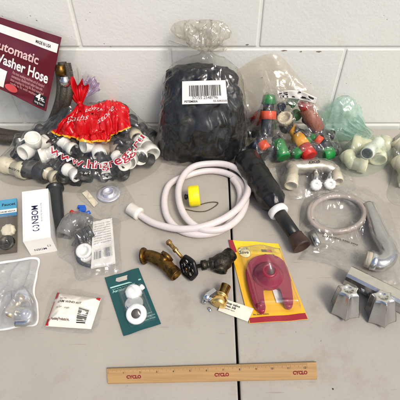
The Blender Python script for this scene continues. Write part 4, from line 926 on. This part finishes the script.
D3 = Drape(out, ALL[rec0:], nr=40, na=130, iters=240, sag=.995, wr=.5)
m_gf = film('green film', 'f7fbf4', .12, 'e2f3e6', .04, .12, 1.0, 35, .16, .35); m_gf2 = film('green film gathered', 'ecf9f2', .20, 'dcf3e8', .04, .14, 1.0, 32, .28, .4)
gb = thing('plastic_bag', (P(365, 155).x, P(365, 155).y, 0), 'thin pale green plastic bag of ivory fittings, bunched against the wall', 'plastic bag')
D3.link('film', m_gf, gb)
gc = PW(345, 118, 81)
b = MB(); blob(b, [(gc.x, 80.2, .15, 3, 1.8), (gc.x, 80.2, 1, 5.2, 2.6), (gc.x, 80.6, 3, 5.6, 2.8), (gc.x-.5, 81, 5.5, 5.0, 2.2), (gc.x-1, 81.5, 8.4, 3.6, 1.6), (gc.x-1.2, 82, 10.4, 1.2, .6)], 90, ex=2.2, amp=.8, sc=.33, seed=21); link('bunched_film', b, m_gf2, gb, rec=False)
kq = D3.hit(368, 138, .1); b = MB(); fan(b, kq, PW(338, 126, 80), PW(352, 112, 81.6), 5, .9, r0=1.2, bulge=.6, seed=22, curl=.6); fan(b, kq+Vector((.3, 0, 0)), PW(340, 127, 78.8), PW(346, 118, 80), 5, .8, r0=1.6, bulge=.7, seed=25, curl=.6); link('twisted_film', b, m_gf2, gb, rec=False)

# ------------------------------------------------------------------ clear bag at right edge
rec0 = len(ALL); G = 'ivory fittings in the bag at the right edge'
fitting('pipe_elbow', P(402, 145, 3.2), [P(396, 138, 4.4), P(410, 152, 2.6)], 2.0, m_iv, 'upper ivory elbow in the clear bag cut by the right edge', G)
fitting('pipe_coupling', P(405, 170, 2.2), [P(399, 160, 2.4), P(408, 184, 1.8)], 1.9, m_iv, 'lower ivory coupling in the clear bag cut by the right edge', G)
D4 = Drape(px_outline([(389,150),(391,175),(387,196),(398,206),(420,204),(434,180),(430,150),(410,142),(396,143)]), ALL[rec0:], nr=34, na=110, iters=70, sag=.98, wr=.4)
eb = thing('plastic_bag', (P(408, 170).x, P(408, 170).y, 0), 'clear bag of ivory fittings cut off by the right edge of the photo', 'plastic bag'); D4.link('film', clear2, eb)

# ------------------------------------------------------------------ zip bag with faucet cartridges
rec0 = len(ALL)
m_nick = mat('dull nickel', '#b9b2a2', .35, .8, var=.2, vscale=70)
vt = thing('valve_assembly', (P(315, 178).x, P(315, 178).y, 0), 'dull nickel valve assembly with two white knobs inside the small zip bag', 'valve')
b = MB(); b.tube(spline([P(287, 170, 1.8), P(294, 167, 2.4), P(304, 167, 2.4), P(320, 166, 2.4), P(336, 171, 2.0)], 5), [1.2]*2+[1.5]*17+[1.2]*2, 20); link('valve_body', b, m_nick, vt)
b = MB(); branch(b, P(293, 168, 2.6), P(291, 186, 2.0), 1.5); branch(b, P(334, 168, 2.2), P(338, 182, 1.9), 1.25); link('outlet', b, m_pvcb, vt)
for x, y in ((316, 185), (330, 184)):
    b = MB(); b.lathe([(.6, -.9), (1.3, -.7), (1.35, .2), (1.1, .5), (.5, .55), (.4, .3), (.01, .3)], P(x, y, 1.5), (0, -.7, .8), 24, 12, .08); link('white_knob', b, m_white, vt)
    b = MB(); b.tube([P(x, y, 1.4), P(x, y-16, 2.2)], .7, 14); link('spindle', b, m_chromed, vt)
out = px_outline([(277,162),(283,190),(292,199),(318,196),(350,191),(352,181),(341,158),(310,158)])
D5 = Drape(out, ALL[rec0:], nr=40, na=140, iters=160, sag=.99, wr=.4)
zb = thing('zip_bag', (P(315, 178).x, P(315, 178).y, 0), 'small clear zip bag with black print along its top, behind the coiled clear tube', 'zip bag'); D5.link('film', clear, zb, seam=.6)
b = MB()
for k, t_ in enumerate(('(', 'M', 'S', ')')):
    pass
b = text_on_drape(D5, 'OOS', [(309, 163.5), (315, 163), (320, 162.5)], 3.2, .08, .03); link('print', b, m_ink, zb, rec=False)

# ------------------------------------------------------------------ bag with pull-out spray and tube
rec0 = len(ALL)
ct = thing('clear_tube', (P(337, 213).x, P(337, 213).y, 0), 'clear pinkish tube coiled in a flat clear bag behind the chrome faucet bar', 'tube')
m_pink = mat('pinkish tube', '#cdbcb0', .25, var=.05, trans=.35, sss=.1)
pth = []
for i in range(50):
    a = i/49*2*math.pi*2.15+2.6; k = i/49; pth.append(P(337+(29-2.5*k)*math.cos(a), 213.5-(19-1.5*k)*math.sin(a), .8+1.3*(.5+.5*math.sin(a*.5+1))))
b = MB(); b.tube(pth, .52, 14, inner=.7); link('coil', b, m_pink, ct)
sp = thing('spray_wand', (P(378, 235).x, P(378, 235).y, 0), 'curved grey and chrome spray wand with white collar in the clear bag', 'spray head')
b = MB(); pt_ = spline([P(368, 205, 1.6), P(373, 218, 1.9), P(379, 234, 2.0), (P(387, 248, 2.0)), P(388, 257, 1.9), P(381, 263, 1.8), P(374, 262, 1.7)], 6); b.tube(pt_, [1.1+.5*math.sin(min(1, i/20)*1.5) for i in range(len(pt_))], 24); link('wand', b, mat('satin nickel', '#bdbdba', .22, 1, var=.05), sp)
b = MB(); a_ = P(377, 262.5, 1.8); ax = P(366, 259, 1.7)-a_; b.lathe([(1.4, 0), (1.65, .1), (1.7, 1.0), (1.5, 1.1)], a_, ax, 30); link('chrome_collar', b, m_chrome, sp)
b = MB(); a_ = P(372.5, 261, 1.8); b.lathe([(1.45, 0), (1.55, .05), (1.5, 1.2), (1.2, 1.3), (1.0, 1.0), (.01, 1.0)], a_, ax, 30); link('white_collar', b, m_pvcb, sp)
b = MB(); b.tube([P(312, 232, 1.0), P(318, 244, 1.0)], .7, 14, inner=.6); link('tube_nut', b, m_chromed, ct)
out = px_outline([(301,208),(300,240),(309,254),(330,252),(352,266),(380,284),(404,280),(402,255),(393,225),(383,202),(360,188),(330,188),(310,194)])
D6 = Drape(out, ALL[rec0:], nr=54, na=180, iters=220, sag=.99, wr=.32)
hb = thing('plastic_bag', (P(345, 230).x, P(345, 230).y, 0), 'flat wrinkled clear bag holding the coiled clear tube and spray wand', 'plastic bag'); D6.link('film', clear, hb, seam=.5)
b = text_on_drape(D6, 'WARNING: keep away', [(322, 237), (336, 239), (350, 243), (358, 246)], 2.6, .06, .01); link('print', b, m_ink, hb, rec=False)
b = MB(); N_ = 40
def flp(i, j):
    u, v = i/(N_-1), j/(N_-1); p = P(308+52*u-10*v, 242+18*v+14*u*u, .12); p.z += .5*max(0, ridged(Vector((u*3, v*3, 8)), 1))*math.sin(math.pi*u)*math.sin(math.pi*v)+.08; return p
b.surf(N_, N_, flp); link('folded_flap', b, clear2, hb, rec=False)

# ------------------------------------------------------------------ bag of washers and leaflet, left
rec0 = len(ALL)
lf_ = thing('instruction_leaflet', P(102, 244), 'folded white instruction leaflet with small print inside the crumpled bag', 'leaflet')
sh = Sheet(P(93, 222, 2.3), P(112, 218, 1.8), P(115.5, 262, 1.0), P(91, 268, 1.2), .02)
b = MB(); sh.slab(b, .5, 8, .5); link('paper', b, m_paper, lf_)
b = MB()
for k in range(9): sh.text(b, 'install as shown in the drawing' if k % 2 else 'turn off water supply before', .08, .10+k*.055, .42, 0, off=.28, w=3.3)
barcode(sh, b, .12, .70, .45, .86, .28, 5, n=10); barcode(sh, b, .55, .66, .9, .86, .28, 6, n=8)
link('small_print', b, mat('grey ink', '#55565c', .6), lf_)
rc = thing('rubber_coupling', P(78, 228), 'bent grey rubber coupling at the upper left of the crumpled leaflet bag', 'coupling')
b = MB(); b.tube(spline([P(64, 236, 1.4), P(70, 224, 2.0), P(80, 220, 2.0), P(89, 223, 1.8)], 6), 1.5, 22, inner=.8); link('rubber_wall', b, mat('grey rubber pipe', '#6c6a66', .5, var=.1), rc)
b = MB(); b.lathe([(1.6, 0), (1.7, .1), (1.7, .4), (1.6, .5)], P(71, 223, 1.8), P(80, 220, 2)-P(70, 224, 2), 26); link('clamp', b, m_chromed, rc)
b = MB(); branch(b, P(84, 236, 1.8), P(92, 232, 1.8), 1.6); branch(b, P(84, 236, 1.8), P(77, 240, 1.8), 1.8); tag(link('black_coupling', b, m_rub), 'black rubber coupling in the middle of the crumpled leaflet bag', 'coupling')
b = MB(); b.lathe([(1.1, 0), (1.45, .1), (1.5, .9), (1.3, 1.1), (.85, 1.1), (.8, .3)], P(85, 252, .9), (0, -.35, 1), 32); b.lathe([(1.7, -.6), (1.75, .1), (1.2, .15)], P(85, 253, .9), (0, -.35, 1), 32)
tag(link('white_bushing', b, m_white), 'round white bushing with open centre at the bottom of the leaflet bag', 'bushing')
b = MB(); b.tube(spline([P(73, 246, .9), P(77, 240, 1.4), P(76, 252, 1.2), P(80, 262, .8), P(90, 266, .5)], 6), .35, 10); tag(link('rubber_gasket', b, m_rubg), 'looped dark rubber gasket beside the white bushing', 'gasket')
D7 = Drape(px_outline([(56,240),(58,256),(72,266),(76,279),(84,281),(98,276),(119,274),(122,268),(120,240),(121,222),(112,218),(96,220),(78,214),(62,226)]), ALL[rec0:], nr=50, na=170, iters=200, sag=.992, wr=.38, wsc=.5)
lb = thing('plastic_bag', (P(90, 245).x, P(90, 245).y, 0), 'crumpled clear bag with a leaflet, rubber couplings and a white bushing', 'plastic bag'); D7.link('film', film('crumpled film', 'f9f9f8', .04, 'ecece8', .05, .10, 1.0, 50, .16, .4), lb)
# red and blue clip on the bag
m_blu = mat('blue plastic', '#1c58b8', .3); rb = thing('index_clip', P(83, 211), 'small blue and red plastic clip above the crumpled leaflet bag', 'clip')
b = MB(); b.box(P(82.5, 210, 1.0), (1.3, 1.3, .8), bev=.15); b.tube(spline([P(80, 213, .9), P(85, 214, .9), P(90, 212, .9)], 4), .42, 12); b.box(P(81.5, 207, 1.2), (1.6, .7, .6), bev=.15); link('blue_half', b, m_blu, rb)
b = MB(); b.tube(spline([P(79.5, 213.5, .9), P(75, 213.5, .8), P(71, 211.5, .9)], 4), .42, 12); link('red_half', b, m_red, rb)

# ------------------------------------------------------------------ chrome flange in a small bag
rec0 = len(ALL)
fl_ = thing('chrome_flange', P(109, 193), 'round chrome flange with raised collar in a flat clear bag above the hose fitting', 'flange')
b = MB(); b.lathe([(2.55, 0), (2.65, .1), (2.6, .28), (2.35, .38), (2.0, .3), (1.7, .28), (1.45, .45), (1.35, .75), (1.15, .85), (1.0, .8), (.95, .3), (.01, .3)], P(109, 194, .1), (.0, 0, 1), 48); link('flange_dish', b, mat('pearly chrome', '#e6e4ee', .2, .75, var=.03), fl_)
D8 = Drape(px_outline([(78,194),(92,208),(112,222),(136,214),(130,196),(118,182),(100,180)]), ALL[rec0:], nr=36, na=130, iters=40, sag=.96, wr=.3)
sb = thing('zip_bag', (P(108, 200).x, P(108, 200).y, 0), 'small flat clear bag round the chrome flange, right of the red and blue clip', 'zip bag'); D8.link('film', clear, sb, seam=.3)
b = MB(); sh = Sheet(P(82, 193, .3), P(87, 190, .3), P(98, 203, .3), P(94, 207, .3), .01); sh.slab(b, .04); link('paper_strip', b, m_pvcb, sb, rec=False)

# ------------------------------------------------------------------ blister pack at left edge
lp = thing('aerator_blister_pack', P(4, 225), 'small blister pack with a blue and white header, cut by the left edge', 'blister pack')
sh = Sheet(P(-13, 202.5, 1.9), P(17, 198.5, 1.9), P(17.0, 252, .6), P(-14, 256, .6), .02)
m_blh = mat('blue card', '#4b94b4', .4, var=.1); m_brc = mat('brown backing card', '#5c5348', .6, var=.15)
b = MB(); sh.slab(b, .08, 6, .1); link('backing_card', b, m_brc, lp)
sh.off = .1; b = MB(); sh.rect(b, 0, 0, 1, .20, .14); link('blue_header', b, m_blh, lp)
b = MB(); sh.rect(b, 0, .20, 1, .275, .14); link('white_header_band', b, m_paper, lp); b = MB(); sh.rect(b, 0, .275, 1, .345, .14); link('blue_header_band', b, mat('mid blue card', '#3f7fa6', .4), lp)
b = MB(); sh.text(b, 'CHROME AERATOR', .44, .262, .55, .02, off=.16, w=3.0); sh.text(b, 'Faucet', .50, .13, 1.0, .02, off=.16); link('lettering', b, m_ink, lp)
c = P(9, 231, 1.6); b = MB(); b.lathe([(.8, -.5), (1.35, -.3), (1.4, .5), (1.15, .85), (.7, .95), (.01, .95)], c, (.1, -.3, 1), 30, 10, .1); tag(link('faucet_aerator', b, m_pvcb), 'ivory faceted nut in the blister pack at the left edge', 'aerator')
c = P(7, 243, 1.0); b = MB(); b.lathe([(1.0, -.5), (1.5, -.3), (1.5, .5), (1.1, .7), (.9, .4), (.01, .4)], c, (.1, -.3, 1), 30); tag(link('threaded_ring', b, m_bronze), 'dark threaded ring below the ivory nut at the left edge', 'ring')
b = MB(); N2 = 26
b.surf(N2, N2, lambda i, j: sh.at(.06+.88*i/(N2-1), .37+.6*j/(N2-1), .14+2.3*math.sin(min(1, min(i, N2-1-i, j, N2-1-j)/(N2*.14))*math.pi/2)**.8+.1*noise.noise(Vector((i*.4, j*.4, 0))))); link('blister', b, m_blis, lp)

# ------------------------------------------------------------------ frosted padded pouch, lower left
rec0 = len(ALL)
hc = thing('tap_cartridge', P(14, 305), 'chrome and brass tap piece with a round knob inside the frosted pouch', 'tap part')
b = MB(); a_ = P(8, 318, 1.3); e_ = P(22, 297, 1.5); b.lathe([(.7, 0), (1.1, .1), (1.1, 1.0), (.85, 1.2), (.85, (e_-a_).length-.9), (1.15, (e_-a_).length-.8), (1.15, (e_-a_).length), (.9, (e_-a_).length+.1)], a_, e_-a_, 24); link('barrel', b, mat('pale brass', '#c8b48a', .25, 1), hc)
b = MB(); b.lathe([(1.1, -.6), (1.25, 0), (1.2, .6), (.8, .8), (.01, .85)], P(22.5, 296, 1.6), (.3, -.2, 1), 24, 8, .08); link('end_cap', b, m_chrome, hc)
b = MB(); b.tube(spline([P(14, 309, 1.2), P(22, 311, 1.4), P(29, 314, 1.3), P(27, 322, .9), P(16, 323, .9)], 5), [.6]*6+[.75]*9+[.6]*6, 20); link('lever_body', b, m_chromed, hc)
b = MB(); b.lathe([(.5, -.4), (1.0, -.3), (1.0, .5), (.5, .6), (.3, .4), (.01, .4)], P(27, 315, 1.6), (0, -.3, 1), 20); link('round_knob', b, m_chrome, hc)
b = MB(); ring = [P(16+17*math.cos(a), 304-12*math.sin(a), .4+1.2*abs(math.sin(a))) for a in [k/24*2.6 for k in range(25)]]; b.tube(ring, .12, 8); ring = [P(16+15*math.cos(a), 307-12*math.sin(a), .4+1.0*abs(math.sin(a))) for a in [k/24*2.6 for k in range(25)]]; b.tube(ring, .12, 8); tag(link('wire_loop', b, m_nick), 'thin wire loops over the chrome tap piece in the frosted pouch', 'wire')
D9 = Drape(px_outline([(-30,270),(-30,330),(0,330),(20,326),(36,324),(37,305),(33.5,292),(36.5,275),(37.5,260),(15,262),(-10,266)]), ALL[rec0:], nr=44, na=150, iters=160, sag=.99, wr=.6)
pb = thing('padded_pouch', (P(10, 300).x, P(10, 300).y, 0), 'frosted white pouch with chrome tap pieces, at the lower left edge', 'pouch'); D9.link('film', film('frosted film', 'fafafa', .30, 'f2f4f6', .05, .14, .9, 28, .22, .35), pb)
c0 = sum(D9.ol, Vector())/len(D9.ol); no = len(D9.ol)
b = MB()
def sm_(i, j):
    q = D9.ol[j]; d_ = (q-c0).normalized(); p = q+d_*(-.1+(.45+.15*noise.noise(q*.5))*i/2); return Vector((p.x, p.y, .2+.08*i*(.5+.5*noise.noise(q*.3))))
b.surf(3, no, sm_, False, True); link('white_seam', b, mat('white sealed edge', '#e9e8e4', .4, var=.04, vscale=90, bump=.3, bscale=200), pb, rec=False)

# ------------------------------------------------------------------ white paper packet of a repair kit
rp = thing('repair_kit_packet', P(72, 312), 'puffy white repair kit packet with red corner marks and black lettering', 'packet')
q4 = [P(57.5, 293, .3), P(101, 298.5, .3), P(91, 329, .3), P(45.5, 326, .3)]
sh = Sheet(*q4, .03)
def puff(u, v, side=0):
    e = max(0, min(u, 1-u, v, 1-v)); k = math.sin(min(1, e/.3)*math.pi/2); return sh.at(u, v, 0)+sh.n*(1.3*k+.25*k*ridged(Vector((u*2.2+3, v*3, 0)), 1)+.12*ridged(Vector((u*6, v*5, 2)), 1)*min(1, e*8)+side)
b = MB(); b.surf(41, 41, lambda i, j: puff(i/40, j/40)); b.surf(2, 2, lambda i, j: sh.at(i, j, -.1)); link('packet_body', b, mat('packet film', '#e9e3d4', .28, var=.05, coat=.4), rp)
def on_puff(name, build, m, off=.16):
    mb = MB(); build(mb)
    for i, q in enumerate(mb.v):
        # invert the sheet: two steps are enough for this nearly square packet
        u = v = .5
        for _ in range(6):
            e_ = q-sh.at(u, v, 0); U = sh.q[1]-sh.q[0]; V = sh.q[3]-sh.q[0]; u += e_.dot(U)/U.length_squared; e_ = q-sh.at(u, v, 0); v += e_.dot(V)/V.length_squared
        mb.v[i] = puff(u, v, off)
    return link(name, mb, m, rp)
def grid_rect(mb, u0, v0, u1, v1, n=8): mb.surf(n, n, lambda i, j: sh.at(u0+(u1-u0)*i/(n-1), v0+(v1-v0)*j/(n-1), 0))
on_puff('red_mark', lambda mb: grid_rect(mb, .0, .0, .075, .22), m_inkr); on_puff('red_mark', lambda mb: grid_rect(mb, .0, .82, .07, 1), m_inkr); on_puff('red_edge', lambda mb: grid_rect(mb, .93, .0, 1, .1), m_inkr)
on_puff('red_edge', lambda mb: grid_rect(mb, .01, .3, .035, .8), m_inkr)
on_puff('title_lettering', lambda mb: sh.text(mb, 'CAM WIND KIT', .15, .40, .55, .012, off=0, w=4.2), m_ink)
on_puff('small_lettering', lambda mb: (sh.text(mb, 'Part No.', .18, .29, .4, .0, off=0), sh.text(mb, 'fits 2H', .16, .56, .4, 0, off=0), sh.text(mb, 'single', .36, .57, .4, 0, off=0), sh.text(mb, 'Plumbing Products Inc.', .12, .88, .42, .03, off=0, w=3.2)), mat('brown ink', '#5a3a34', .6))
on_puff('barcode', lambda mb: barcode(sh, mb, .68, .50, .88, .92, 0, 8, True, 14), m_ink)
D10 = Drape(px_outline([(56,290),(101,295),(104,301),(95,331),(70,333),(43,329),(43,324)]), [], nr=24, na=100, iters=10, wr=.25); D10.link('clear_margin', clear, rp)
